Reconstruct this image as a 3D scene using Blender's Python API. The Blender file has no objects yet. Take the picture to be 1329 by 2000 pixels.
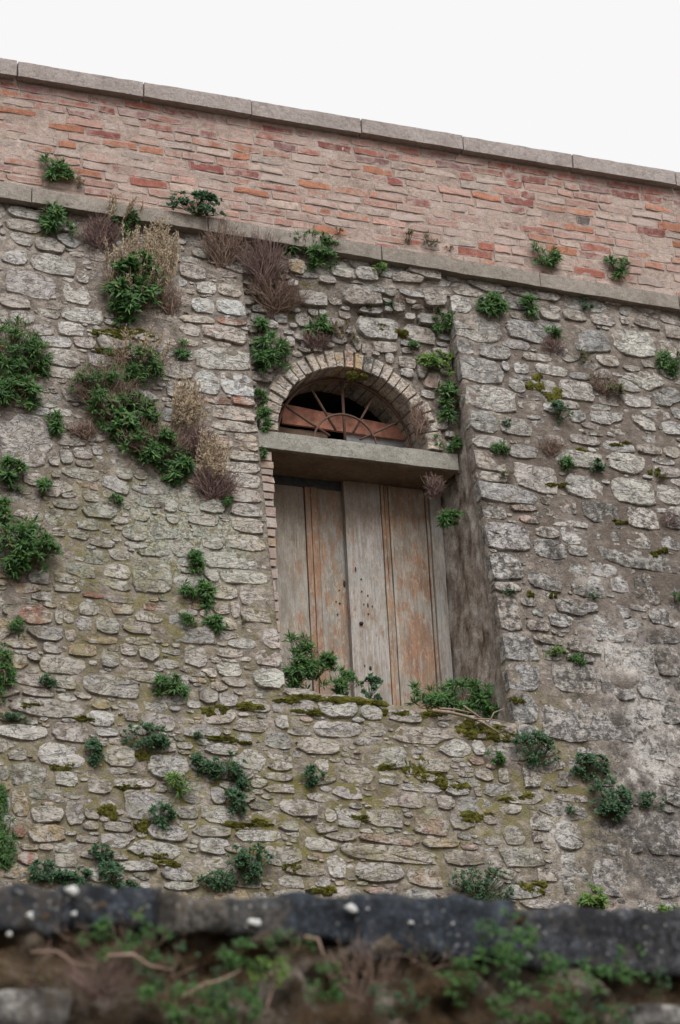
import bpy, math, random
import numpy as np
from mathutils import Vector, noise as mn

# ------------------------------------------------------------------ camera, sky, sun, exposure
PW, PH, FPX = 1329.0, 2000.0, 4500.0
TH, PI_, RO, BETA = math.radians(23.7), math.radians(21.7), 0.052, 0.143
def _cam():
    s, c = math.sin, math.cos
    fw = np.array([s(TH)*c(PI_), c(TH)*c(PI_), s(PI_)])
    rt = np.array([c(TH), -s(TH), 0.0])
    up = np.cross(rt, fw)
    return rt*c(RO)-up*s(RO), up*c(RO)+rt*s(RO), fw
RT, UP, FW = _cam()
CAM = np.array([-6.75969, -15.07693, 1.6])
ZT = 10.12685
sc = bpy.context.scene
col = sc.collection
cd = bpy.data.cameras.new('camera')
cam = bpy.data.objects.new('camera', cd)
col.objects.link(cam)
from mathutils import Matrix
M4 = Matrix(((RT[0], UP[0], -FW[0], CAM[0]), (RT[1], UP[1], -FW[1], CAM[1]), (RT[2], UP[2], -FW[2], CAM[2]), (0, 0, 0, 1)))
cam.matrix_world = M4
cd.sensor_fit = 'VERTICAL'
cd.sensor_height = 36.0
cd.lens = FPX*36.0/PH
cd.clip_start = 0.1
cd.clip_end = 2000
cd.dof.use_dof = True
cd.dof.focus_distance = 18.2
cd.dof.aperture_fstop = 3.3
sc.camera = cam

SUN_EL, SUN_AZ = math.radians(52), math.radians(-4)      # azimuth from the wall's outward normal towards +X
w = bpy.data.worlds.new('World'); sc.world = w; w.use_nodes = True
nt = w.node_tree; nt.nodes.clear()
sky = nt.nodes.new('ShaderNodeTexSky'); sky.sky_type = 'NISHITA'; sky.sun_disc = False
sky.sun_elevation = SUN_EL
sky.sun_rotation = math.pi - SUN_AZ
sky.dust_density = 3.0
mix = nt.nodes.new('ShaderNodeMix'); mix.data_type = 'RGBA'
mix.inputs[0].default_value = 0.96                       # overcast: the cloud deck covers nearly all of the blue
mix.inputs[7].default_value = (3.95, 3.90, 3.88, 1)
nt.links.new(sky.outputs[0], mix.inputs[6])
bg = nt.nodes.new('ShaderNodeBackground'); bg.inputs[1].default_value = 0.1
nt.links.new(mix.outputs[2], bg.inputs[0])
wo = nt.nodes.new('ShaderNodeOutputWorld'); nt.links.new(bg.outputs[0], wo.inputs[0])

sl = bpy.data.lights.new('sun', 'SUN'); sl.energy = 1.5; sl.angle = math.radians(40); sl.color = (1.0, 0.985, 0.965)
sun = bpy.data.objects.new('sun', sl); col.objects.link(sun)
sd = Vector((math.sin(SUN_AZ)*math.cos(SUN_EL), -math.cos(SUN_AZ)*math.cos(SUN_EL), math.sin(SUN_EL)))
sun.rotation_euler = sd.to_track_quat('Z', 'Y').to_euler()
sun.location = (0, -10, 20)
vs = sc.view_settings
vs.view_transform = 'Standard'; vs.look = 'None'; vs.gamma = 1.0; vs.use_curve_mapping = False
vs.exposure = 1.3

# ------------------------------------------------------------------ helpers
rng = random.Random(11)
nrng = np.random.default_rng(5)

def ray(x, y):
    d = FW + RT*(x-PW/2)/FPX + UP*(-(y-PH/2)/FPX)
    return d/np.linalg.norm(d)
def onY(x, y, Y):
    d = ray(x, y)
    return CAM + d*((Y-CAM[1])/d[1])
def faceY(z):
    return -0.08 - BETA*(ZT-z)
def onF(x, y, o=0.0):
    d = ray(x, y)
    t = (-.08-o-BETA*ZT+BETA*CAM[2]-CAM[1])/(d[1]-BETA*d[2])
    return CAM + t*d

XL, XR = -0.915, 0.90                     # the two arrises of the recess
def zsill(x):
    return 6.42 - 0.082*x

def fbm(x, y, z, o=4, h=0.9):
    return mn.fractal(Vector((x, y, z)), h, 2.0, o)

def empty(name, loc=(0, 0, 0), parent=None):
    o = bpy.data.objects.new(name, None); o.empty_display_size = .1
    o.location = loc; col.objects.link(o)
    if parent: o.parent = parent
    return o
def tag(o, label=None, cat=None, group=None, kind=None):
    if label: o['label'] = label
    if cat: o['category'] = cat
    if group: o['group'] = group
    if kind: o['kind'] = kind
    return o
def mesh(name, verts, faces, mat, parent=None, tones=None, smooth=True, kind=None, label=None, sharp=None):
    me = bpy.data.meshes.new(name)
    pl = np.array(parent_loc(parent)) if parent is not None else np.zeros(3)
    v = np.asarray(verts, float)-pl
    me.from_pydata(v.tolist(), [], [tuple(int(i) for i in f) for f in faces])
    me.materials.append(mat)
    if tones is not None:
        at = me.attributes.new('tone', 'FLOAT_COLOR', 'POINT')
        at.data.foreach_set('color', np.asarray(tones, np.float32).ravel())
    if smooth:
        me.polygons.foreach_set('use_smooth', [True]*len(me.polygons))
    me.update()
    if sharp: me.set_sharp_from_angle(angle=math.radians(sharp))
    o = bpy.data.objects.new(name, me); col.objects.link(o)
    if parent is not None: o.parent = parent
    if kind: o['kind'] = kind
    if label: o['label'] = label
    return o
def parent_loc(p):
    l = np.zeros(3)
    while p is not None:
        l += np.array(p.location); p = p.parent
    return l

class MB:
    """collects geometry that becomes one mesh"""
    def __init__(s): s.v = []; s.f = []; s.t = []
    def add(s, v, f, tone=None):
        b = len(s.v); s.v.extend([tuple(p) for p in v]); s.f.extend([tuple(i+b for i in q) for q in f])
        if tone is not None: s.t.extend([tuple(tone)]*len(v) if not hasattr(tone[0], '__len__') else tone)
        return s
    def build(s, name, mat, parent=None, smooth=True, kind=None, label=None, sharp=None):
        return mesh(name, s.v, s.f, mat, parent, s.t if len(s.t) == len(s.v) and s.t else None, smooth, kind, label, sharp)
def box(x0, x1, y0, y1, z0, z1):
    v = [(x0,y0,z0),(x1,y0,z0),(x1,y1,z0),(x0,y1,z0),(x0,y0,z1),(x1,y0,z1),(x1,y1,z1),(x0,y1,z1)]
    f = [(0,3,2,1),(4,5,6,7),(0,1,5,4),(1,2,6,5),(2,3,7,6),(3,0,4,7)]
    return v, f
def tube(pts, rad, n=5, cap=True):
    pts = [np.asarray(p, float) for p in pts]
    if not hasattr(rad, '__len__'): rad = [rad]*len(pts)
    v = []; f = []
    for i, p in enumerate(pts):
        d = pts[min(i+1, len(pts)-1)]-pts[max(i-1, 0)]
        d = d/(np.linalg.norm(d)+1e-9)
        a = np.cross(d, [0, 0, 1.0]) if abs(d[2]) < .9 else np.cross(d, [0, 1.0, 0])
        a /= np.linalg.norm(a); b = np.cross(d, a)
        for k in range(n):
            an = 2*math.pi*k/n
            v.append(p+rad[i]*(a*math.cos(an)+b*math.sin(an)))
    for i in range(len(pts)-1):
        for k in range(n):
            k2 = (k+1) % n
            f.append((i*n+k, i*n+k2, (i+1)*n+k2, (i+1)*n+k))
    if cap:
        f.append(tuple(range(n-1, -1, -1))); f.append(tuple((len(pts)-1)*n+k for k in range(n)))
    return v, f
def rough_box(x0, x1, y0, y1, z0, z1, step=.08, amp=.006, fr=6.0, seed=0., chip=.02, tilt=(0., 0.)):
    """a box of small facets, its edges rounded and chipped; tilt = rise of the top line at both ends"""
    def ax(a, b): return np.linspace(a, b, max(2, int(round((b-a)/step))+1))
    xs, ys, zs = ax(x0, x1), ax(y0, y1), ax(z0, z1)
    idx = {}; v = []; f = []
    c = np.array([(x0+x1)/2, (y0+y1)/2, (z0+z1)/2]); hs = np.array([(x1-x0)/2, (y1-y0)/2, (z1-z0)/2])
    def vid(i, j, k):
        key = (i, j, k)
        if key not in idx:
            p = np.array([xs[i], ys[j], zs[k]]); q = p.copy()
            ext = [i in (0, len(xs)-1), j in (0, len(ys)-1), k in (0, len(zs)-1)]
            ne = sum(ext)
            n = np.array([fbm(*(p*fr+seed), 3), fbm(*(p*fr+seed+31), 3), fbm(*(p*fr+seed+67), 3)])
            q += n*amp
            if ne >= 2:
                ch = chip*(.25+max(0, fbm(*(p*fr*.8+seed+11), 3))*1.3)
                for a in range(3):
                    if ext[a]: q[a] -= np.sign(p[a]-c[a])*min(ch, hs[a]*.6)*(.6 if ne == 2 else .5)
            u = (p[0]-x0)/(x1-x0); q[2] += tilt[0]*(1-u)+tilt[1]*u
            idx[key] = len(v); v.append(q)
        return idx[key]
    nx, ny, nz = len(xs)-1, len(ys)-1, len(zs)-1
    for i in range(nx):
        for k in range(nz):
            f.append((vid(i,0,k), vid(i+1,0,k), vid(i+1,0,k+1), vid(i,0,k+1)))
            f.append((vid(i,ny,k), vid(i,ny,k+1), vid(i+1,ny,k+1), vid(i+1,ny,k)))
    for i in range(nx):
        for j in range(ny):
            f.append((vid(i,j,0), vid(i,j+1,0), vid(i+1,j+1,0), vid(i+1,j,0)))
            f.append((vid(i,j,nz), vid(i+1,j,nz), vid(i+1,j+1,nz), vid(i,j+1,nz)))
    for j in range(ny):
        for k in range(nz):
            f.append((vid(0,j,k), vid(0,j,k+1), vid(0,j+1,k+1), vid(0,j+1,k)))
            f.append((vid(nx,j,k), vid(nx,j+1,k), vid(nx,j+1,k+1), vid(nx,j,k+1)))
    return v, f

# ------------------------------------------------------------------ materials
class NT:
    def __init__(s, name, rough=.9, spec=.25):
        s.m = bpy.data.materials.new(name); s.m.use_nodes = True
        s.t = s.m.node_tree; s.b = s.t.nodes['Principled BSDF']
        s.b.inputs['Roughness'].default_value = rough
        s.b.inputs['Specular IOR Level'].default_value = spec
        s.g = s.t.nodes.new('ShaderNodeNewGeometry')
        s.pos = s.g.outputs['Position']
    def lk(s, a, b): s.t.links.new(a, b)
    def mapped(s, scale=(1,1,1), loc=(0,0,0), src=None, rot=(0,0,0)):
        n = s.t.nodes.new('ShaderNodeMapping'); n.inputs['Scale'].default_value = scale; n.inputs['Location'].default_value = loc
        n.inputs['Rotation'].default_value = rot
        s.lk(src or s.pos, n.inputs[0]); return n.outputs[0]
    def noise(s, scale, detail=5, rough=.6, src=None, dist=0., loc=None):
        n = s.t.nodes.new('ShaderNodeTexNoise'); n.inputs['Scale'].default_value = scale
        n.inputs['Detail'].default_value = detail; n.inputs['Roughness'].default_value = rough; n.inputs['Distortion'].default_value = dist
        if loc is not None: src = s.mapped(loc=loc, src=src)
        s.lk(src or s.pos, n.inputs['Vector']); return n.outputs['Fac']
    def voro(s, scale, feat='F1', src=None):
        n = s.t.nodes.new('ShaderNodeTexVoronoi'); n.inputs['Scale'].default_value = scale; n.feature = feat
        s.lk(src or s.pos, n.inputs['Vector']); return n.outputs['Distance']
    def ramp(s, fac, stops):
        n = s.t.nodes.new('ShaderNodeValToRGB'); e = n.color_ramp.elements
        while len(e) < len(stops): e.new(.5)
        for i, (p, c) in enumerate(stops):
            e[i].position = p
            e[i].color = (c, c, c, 1) if not hasattr(c, '__len__') else tuple(c)+(1,)
        s.lk(fac, n.inputs[0]); return n.outputs[0]
    def mixc(s, fac, a, b, mode='MIX'):
        n = s.t.nodes.new('ShaderNodeMix'); n.data_type = 'RGBA'; n.blend_type = mode
        for k, v in ((0, fac), (6, a), (7, b)):
            if hasattr(v, 'is_linked'): s.lk(v, n.inputs[k])
            elif hasattr(v, '__len__'): n.inputs[k].default_value = tuple(v)+(1,)
            else: n.inputs[k].default_value = v if k == 0 else (v, v, v, 1)
        return n.outputs[2]
    def math(s, op, a, b=None, c=None):
        n = s.t.nodes.new('ShaderNodeMath'); n.operation = op
        for k, v in enumerate((a, b, c)):
            if v is None: continue
            if hasattr(v, 'is_linked'): s.lk(v, n.inputs[k])
            else: n.inputs[k].default_value = v
        return n.outputs[0]
    def attr(s, name='tone'):
        n = s.t.nodes.new('ShaderNodeAttribute'); n.attribute_name = name; return n.outputs['Color'], n.outputs['Alpha']
    def blob(s, x, z, rx, rz, soft=.6):
        """a stain: 1 inside an ellipse on the wall round (x, z), fading out, its edge broken by noise"""
        m = s.mapped(scale=(1/rx, 0, 1/rz), loc=(-x/rx, 0, -z/rz))
        n = s.t.nodes.new('ShaderNodeVectorMath'); n.operation = 'LENGTH'; s.lk(m, n.inputs[0])
        d = s.math('ADD', n.outputs['Value'], s.math('MULTIPLY_ADD', s.noise(3.5, 6, .65), 1.6, -.8))
        return s.ramp(d, [(max(0, 1-soft), 1.0), (1.0, 0.0)])
    def stains(s, lst):
        o = None
        for (x, y, rx, ry) in lst:
            p = onF(x, y); q = s.blob(p[0], p[2], rx/245., ry/235., .5)
            o = q if o is None else s.math('MAXIMUM', o, q)
        return o
    def bump(s, h, strength=.6, dist=.02, nrm=None):
        n = s.t.nodes.new('ShaderNodeBump'); n.inputs['Strength'].default_value = strength; n.inputs['Distance'].default_value = dist
        s.lk(h, n.inputs['Height'])
        if nrm is not None: s.lk(nrm, n.inputs['Normal'])
        return n.outputs[0]
    def done(s, colr, nrm=None, rough=None):
        s.lk(colr, s.b.inputs['Base Color'])
        if nrm is not None: s.lk(nrm, s.b.inputs['Normal'])
        return s.m

LIME = [(1125, 1045, 60, 60), (1170, 1130, 75, 36), (1205, 1265, 80, 90), (1262, 1380, 60, 90), (1275, 1470, 55, 60), (1090, 1640, 40, 90)]
CRUST = [(1275, 1140, 100, 60), (1290, 1265, 60, 60), (1240, 1640, 130, 100), (1180, 1010, 60, 40), (1240, 1420, 70, 40), (1100, 1080, 50, 40)]
def mat_stone():
    n = NT('weathered_limestone', .92)
    c, a = n.attr()
    bed = n.mapped(scale=(1, 1, 1.9), rot=(0, .12, 0))
    big = n.noise(7, 7, .68, src=bed); mid = n.noise(24, 9, .75, src=bed); fine = n.noise(95, 6, .74)
    base = n.mixc(1.0, c, n.ramp(big, [(.25, .74), (.5, 1.0), (.75, 1.25)]), 'MULTIPLY')
    base = n.mixc(1.0, base, n.ramp(mid, [(.32, .42), (.45, .95), (.68, 1.25)]), 'MULTIPLY')
    base = n.mixc(1.0, base, n.ramp(fine, [(.3, .70), (.5, 1.0), (.7, 1.16)]), 'MULTIPLY')
    # bleached crust
    wm = n.ramp(n.noise(11, 9, .7, loc=(3.1, 0, 7.7)), [(.49, 0.), (.56, .75)])
    base = n.mixc(wm, base, (.56, .53, .49))
    # dark lichen, amount carried by the stone
    dm = n.ramp(n.noise(17, 10, .78, loc=(9.3, 2, 1.4)), [(.45, 1.), (.52, 0.)])
    base = n.mixc(n.math('MULTIPLY', dm, a), base, (.085, .078, .072))
    pat = n.noise(19, 9, .78, loc=(2, 8, 8))
    base = n.mixc(n.math('MULTIPLY', n.stains(CRUST), n.ramp(pat, [(.46, .92), (.53, .05)])), base, (.10, .09, .083))
    base = n.mixc(n.math('MULTIPLY', n.stains(LIME), n.ramp(pat, [(.42, .0), (.49, .92)])), base, (.56, .535, .51))
    # olive and pale green lichen, stronger on the lower left
    reg = n.math('MAXIMUM', n.blob(-2.2, 7.2, 1.25, 1.5, .8), n.math('MULTIPLY', n.blob(-.8, 5.5, 2.8, 1.0, .8), .9))
    gm = n.math('MULTIPLY', n.ramp(n.noise(9, 9, .72, loc=(1, 5, 4)), [(.47, 0.), (.60, .7)]), reg)
    base = n.mixc(gm, base, (.255, .235, .105))
    lm = n.math('MULTIPLY', n.ramp(n.noise(45, 6, .7, loc=(4, 4, 4)), [(.49, 0.), (.54, .85)]), n.blob(-1.55, 7.75, .75, .8, .7))
    base = n.mixc(lm, base, (.44, .47, .41))
    crk = n.math('ABSOLUTE', n.math('ADD', n.noise(8.5, 7, .66, src=bed, dist=.6, loc=(6, 6, 2)), -.5))
    crm = n.ramp(crk, [(.004, .75), (.016, 0.)])
    base = n.mixc(crm, base, (.10, .082, .066))
    # soil washed over the edges
    em = n.ramp(n.noise(6.5, 8, .7, loc=(8, 1, 0)), [(.55, 0.), (.65, .7)])
    base = n.mixc(em, base, (.175, .142, .108))
    hgt = n.math('ADD', n.math('MULTIPLY', mid, 1.0), n.math('MULTIPLY', fine, .35))
    hgt = n.math('ADD', hgt, n.math('MULTIPLY', big, 1.0))
    hgt = n.math('SUBTRACT', hgt, n.math('MULTIPLY', crm, .35))
    return n.done(base, n.bump(hgt, 1.0, .032))
def mat_mortar():
    n = NT('earthy_lime_mortar', .95, .15)
    big = n.noise(2.2, 6, .6); mid = n.noise(13, 9, .72); fine = n.noise(70, 6, .72)
    base = n.ramp(big, [(.3, (.175, .146, .122)), (.5, (.24, .204, .174)), (.7, (.325, .285, .25))])
    base = n.mixc(1.0, base, n.ramp(mid, [(.28, .5), (.5, 1.0), (.72, 1.4)]), 'MULTIPLY')
    base = n.mixc(1.0, base, n.ramp(fine, [(.3, .6), (.5, 1.0), (.7, 1.28)]), 'MULTIPLY')
    vn = n.t.nodes.new('ShaderNodeTexVoronoi'); vn.inputs['Scale'].default_value = 17; n.lk(n.mapped(scale=(1, 1, 1.8)), vn.inputs['Vector'])
    sx = n.t.nodes.new('ShaderNodeSeparateColor'); n.lk(vn.outputs['Color'], sx.inputs[0])
    base = n.mixc(1.0, base, n.ramp(sx.outputs[0], [(.1, .80), (.6, 1.0), (.95, 1.35)]), 'MULTIPLY')
    # bits of pale lime
    base = n.mixc(n.ramp(n.noise(21, 8, .75, loc=(2, 2, 9)), [(.56, 0.), (.64, .55)]), base, (.40, .36, .315))
    # yellow green algae in the lower courses
    reg = n.math('MAXIMUM', n.math('MAXIMUM', n.blob(-1.2, 5.7, 2.6, 1.3, .8), n.math('MULTIPLY', n.blob(-1.9, 7.3, 1.3, 1.4, .8), .75)), n.math('MULTIPLY', n.blob(.9, 5.9, 1.3, .9, .7), .8))
    am = n.math('MULTIPLY', n.ramp(n.noise(8, 9, .7, loc=(6, 3, 2)), [(.42, 0.), (.56, .9)]), reg)
    base = n.mixc(am, base, (.185, .165, .050))
    mm = n.math('MULTIPLY', n.ramp(n.noise(5, 8, .68, loc=(0, 9, 5)), [(.60, 0.), (.66, .8)]), n.ramp(n.noise(1.1, 2), [(.4, .3), (.6, 1.)]))
    base = n.mixc(mm, base, (.13, .125, .03))
    lm = n.math('MULTIPLY', n.ramp(n.noise(45, 6, .7, loc=(4, 4, 4)), [(.49, 0.), (.54, .85)]), n.blob(-1.55, 7.75, .75, .8, .7))
    base = n.mixc(lm, base, (.42, .45, .39))
    # old render on the lower right: white lime and black crust
    rr = n.blob(2.5, 6.1, 1.15, 1.7, .45)
    crust = n.ramp(n.noise(7, 10, .74, loc=(5, 5, 1)), [(.40, (.09, .08, .073)), (.46, (.20, .178, .16)), (.53, (.29, .26, .235)), (.58, (.52, .49, .455))])
    crust = n.mixc(1.0, crust, n.ramp(fine, [(.3, .6), (.5, 1.0), (.7, 1.25)]), 'MULTIPLY')
    base = n.mixc(rr, base, crust)
    pat = n.noise(19, 9, .78, loc=(2, 8, 8))
    base = n.mixc(n.math('MULTIPLY', n.stains(CRUST), n.ramp(pat, [(.46, .92), (.53, .05)])), base, (.10, .09, .083))
    base = n.mixc(n.math('MULTIPLY', n.stains(LIME), n.ramp(pat, [(.46, .0), (.51, .75)])), base, (.53, .50, .47))
    # brown soil in the joints of the right wall
    soil = n.math('MULTIPLY', n.blob(2.3, 8.6, 1.7, 1.5, .3), n.ramp(mid, [(.35, .9), (.65, .45)]))
    base = n.mixc(soil, base, (.13, .103, .085))
    h = n.math('ADD', n.math('MULTIPLY', mid, 1.0), n.math('MULTIPLY', fine, .5))
    return n.done(base, n.bump(h, 1.0, .035))
def mat_reveal():
    n = NT('streaked_reveal_plaster', .95, .15)
    st = n.noise(5, 9, .72, src=n.mapped(scale=(1.5, 1.5, .8)))
    mid = n.noise(14, 9, .78); fine = n.noise(65, 6, .72)
    base = n.ramp(st, [(.35, (.11, .080, .062)), (.42, (.25, .20, .165)), (.51, (.40, .345, .30)), (.60, (.54, .50, .455))])
    base = n.mixc(1.0, base, n.ramp(mid, [(.28, .5), (.5, 1.0), (.72, 1.35)]), 'MULTIPLY')
    base = n.mixc(1.0, base, n.ramp(fine, [(.3, .65), (.5, 1.0), (.7, 1.25)]), 'MULTIPLY')
    h = n.math('ADD', mid, n.math('MULTIPLY', fine, .4))
    return n.done(base, n.bump(h, 1.0, .045))
def mat_brick():
    n = NT('worn_brick', .92)
    c, a = n.attr()
    mid = n.noise(26, 8, .72); fine = n.noise(120, 4, .7); big = n.noise(5, 7, .66)
    base = n.mixc(1.0, c, n.ramp(mid, [(.28, .62), (.5, 1.0), (.72, 1.3)]), 'MULTIPLY')
    base = n.mixc(1.0, base, n.ramp(fine, [(.3, .74), (.5, 1.0), (.7, 1.18)]), 'MULTIPLY')
    # mortar smeared over the face; how much is the brick's own
    sm = n.ramp(n.math('ADD', n.noise(13, 9, .74, loc=(2, 7, 3)), n.math('MULTIPLY', a, .32)), [(.44, 0.), (.66, .92)])
    lime = n.ramp(big, [(.3, (.31, .235, .205)), (.5, (.40, .315, .28)), (.7, (.46, .38, .345))])
    lime = n.mixc(1.0, lime, n.ramp(fine, [(.3, .72), (.5, 1.0), (.7, 1.18)]), 'MULTIPLY')
    base = n.mixc(sm, base, lime)
    dk = n.ramp(n.noise(9, 10, .76, loc=(0, 3, 8)), [(.33, .75), (.42, 0.)])
    base = n.mixc(dk, base, (.10, .078, .07))
    return n.done(base, n.bump(n.math('ADD', mid, n.math('MULTIPLY', fine, .4)), .8, .018))
def mat_parapet_mortar():
    n = NT('parapet_lime_mortar', .95, .15)
    big = n.noise(3.2, 7, .65); mid = n.noise(18, 9, .73); fine = n.noise(95, 5, .7)
    base = n.ramp(big, [(.3, (.28, .215, .185)), (.5, (.37, .29, .25)), (.7, (.44, .36, .318))])
    base = n.mixc(1.0, base, n.ramp(mid, [(.28, .55), (.5, 1.0), (.72, 1.3)]), 'MULTIPLY')
    base = n.mixc(1.0, base, n.ramp(fine, [(.3, .72), (.5, 1.0), (.7, 1.2)]), 'MULTIPLY')
    base = n.mixc(n.ramp(n.noise(4, 8, .7, loc=(3, 0, 3)), [(.58, 0.), (.7, .7)]), base, (.17, .135, .11))
    return n.done(base, n.bump(n.math('ADD', mid, n.math('MULTIPLY', fine, .4)), .9, .02))
def mat_concrete(name, c0, c1, c2, speck=.6, dirt=(.10, .085, .07)):
    n = NT(name, .9)
    big = n.noise(3, 7, .65); mid = n.noise(22, 9, .73); fine = n.noise(150, 4, .7)
    base = n.ramp(big, [(.3, c0), (.5, c1), (.7, c2)])
    base = n.mixc(1.0, base, n.ramp(mid, [(.28, .62), (.5, 1.0), (.72, 1.2)]), 'MULTIPLY')
    base = n.mixc(1.0, base, n.ramp(fine, [(.32, .68), (.5, 1.0), (.7, 1.2)]), 'MULTIPLY')
    base = n.mixc(n.ramp(n.noise(38, 8, .75, loc=(1, 8, 2)), [(.36, speck), (.44, 0.)]), base, dirt)
    base = n.mixc(n.ramp(n.noise(3.2, 8, .7, loc=(7, 2, 2)), [(.55, 0.), (.7, speck*.7)]), base, dirt)
    base = n.mixc(n.ramp(n.noise(70, 5, .8, loc=(6, 1, 4)), [(.36, speck), (.41, 0.)]), base, tuple(.6*q for q in dirt))
    return n.done(base, n.bump(n.math('ADD', mid, n.math('MULTIPLY', fine, .5)), .9, .02))
def mat_door():
    n = NT('peeling_painted_wood', .85, .2)
    c, a = n.attr()
    grain = n.noise(9, 8, .7, src=n.mapped(scale=(9, 9, .35)))
    streak = n.noise(4, 9, .7, src=n.mapped(scale=(5, 5, .55), loc=(2, 0, 1)))
    patch = n.noise(7, 9, .72, src=n.mapped(scale=(1.6, 1.6, .8), loc=(4, 0, 6)))
    fine = n.noise(60, 6, .72, src=n.mapped(scale=(2, 2, .5)))
    base = n.mixc(1.0, c, n.ramp(grain, [(.3, .58), (.5, 1.0), (.7, 1.22)]), 'MULTIPLY')
    base = n.mixc(n.ramp(n.noise(3, 6, .6, loc=(1, 1, 7)), [(.42, 0.), (.62, .55)]), base, (.27, .275, .26))
    mask = n.math('ADD', n.math('MULTIPLY', streak, .42), n.math('MULTIPLY', patch, .58))
    mask = n.math('ADD', mask, n.math('MULTIPLY_ADD', a, .14, -.07))
    rust = n.ramp(n.noise(5, 6, .6, src=n.mapped(scale=(3, 3, .5))), [(.35, (.20, .09, .055)), (.5, (.29, .145, .085)), (.65, (.36, .22, .13))])
    base = n.mixc(n.ramp(mask, [(.525, 0.), (.58, .8)]), base, rust)
    wh = n.ramp(n.noise(8, 9, .74, src=n.mapped(scale=(7, 7, .6), loc=(9, 0, 2))), [(.57, 0.), (.64, .6)])
    base = n.mixc(wh, base, (.45, .41, .36))
    dk = n.ramp(n.noise(11, 9, .75, src=n.mapped(scale=(5, 5, .5), loc=(3, 0, 8))), [(.33, .7), (.42, 0.)])
    base = n.mixc(dk, base, (.085, .07, .06))
    base = n.mixc(1.0, base, n.ramp(fine, [(.3, .7), (.5, 1.0), (.7, 1.18)]), 'MULTIPLY')
    bw = n.ramp(n.noise(6, 8, .7, src=n.mapped(scale=(2.6, 2.6, .7), loc=(5, 0, 3))), [(.46, 0.), (.60, .6)])
    base = n.mixc(bw, base, (.19, .145, .105))
    pl = n.ramp(n.noise(19, 8, .75, src=n.mapped(scale=(1.5, 1.5, .8), loc=(0, 0, 5))), [(.55, 0.), (.62, .55)])
    base = n.mixc(pl, base, (.41, .37, .31))
    # brown water stain under the lintel
    base = n.mixc(n.math('MULTIPLY', n.blob(0.0, 8.62, 1.2, .55, .9), .65), base, (.16, .108, .066))
    h = n.math('ADD', grain, n.math('MULTIPLY', n.math('ADD', patch, fine), .5))
    return n.done(base, n.bump(h, .6, .008))
def mat_plain(name, c, var=.35, scale=30, rough=.85, bump=.5, dist=.006, spec=.25):
    n = NT(name, rough, spec)
    f = n.noise(scale, 7, .7)
    base = n.mixc(1.0, n.mixc(0.0, c, c), n.ramp(f, [(.3, 1-var), (.5, 1.0), (.7, 1+var)]), 'MULTIPLY')
    return n.done(base, n.bump(f, bump, dist))
def mat_leaf(name, c0, c1, c2, transl=.25):
    n = NT(name, .55, .35)
    r = n.g.outputs['Random Per Island']
    base = n.ramp(r, [(0., c0), (.5, c1), (.93, c2), (.96, c2), (1., (.17, .15, .035))])
    base = n.mixc(1.0, base, n.ramp(n.noise(40, 4, .6), [(.3, .8), (.5, 1.), (.7, 1.15)]), 'MULTIPLY')
    n.lk(base, n.b.inputs['Base Color'])
    tr = n.t.nodes.new('ShaderNodeBsdfTranslucent'); n.lk(base, tr.inputs[0])
    ms = n.t.nodes.new('ShaderNodeMixShader'); ms.inputs[0].default_value = transl
    n.lk(n.b.outputs[0], ms.inputs[1]); n.lk(tr.outputs[0], ms.inputs[2])
    n.lk(ms.outputs[0], n.t.nodes['Material Output'].inputs[0])
    return n.m
def mat_moss():
    n = NT('moss_green', .95, .1)
    f = n.noise(60, 7, .75); b = n.noise(9, 6, .65)
    base = n.ramp(b, [(.3, (.075, .075, .018)), (.5, (.125, .122, .025)), (.7, (.20, .18, .04))])
    base = n.mixc(1.0, base, n.ramp(f, [(.3, .5), (.5, 1.0), (.7, 1.4)]), 'MULTIPLY')
    return n.done(base, n.bump(f, 1.0, .03))
def mat_cap():
    n = NT('black_lichened_stone', .9)
    big = n.noise(6, 8, .74); mid = n.noise(20, 9, .78); fine = n.noise(80, 5, .74)
    c, a = n.attr()
    base = n.mixc(1.0, c, n.ramp(mid, [(.32, .35), (.5, 1.0), (.62, 2.6)]), 'MULTIPLY')
    base = n.mixc(1.0, base, n.ramp(fine, [(.3, .6), (.5, 1.0), (.7, 1.5)]), 'MULTIPLY')
    base = n.mixc(n.math('MULTIPLY', n.ramp(big, [(.52, 0.), (.6, .85)]), a), base, (.19, .16, .125))
    sp = n.ramp(n.math('ADD', n.voro(30), n.math('MULTIPLY', n.noise(50, 3, .6), .25)), [(.26, .8), (.34, 0.)])
    base = n.mixc(n.math('MULTIPLY', sp, n.ramp(n.noise(7, 4, .6, loc=(3, 3, 3)), [(.42, 0.), (.55, 1.)])), base, (.36, .36, .35))
    return n.done(base, n.bump(n.math('ADD', mid, fine), .9, .02))
def mat_earth(name='bank_earth'):
    n = NT(name, .95, .1)
    big = n.noise(4, 7, .66); mid = n.noise(17, 9, .74); fine = n.noise(70, 5, .7)
    base = n.ramp(big, [(.34, (.03, .021, .014)), (.45, (.10, .065, .036)), (.54, (.12, .092, .066)), (.64, (.26, .225, .195))])
    base = n.mixc(1.0, base, n.ramp(mid, [(.3, .5), (.5, 1.0), (.7, 1.45)]), 'MULTIPLY')
    base = n.mixc(1.0, base, n.ramp(fine, [(.3, .7), (.5, 1.0), (.7, 1.25)]), 'MULTIPLY')
    return n.done(base, n.bump(n.math('ADD', mid, fine), 1.0, .03))

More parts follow.
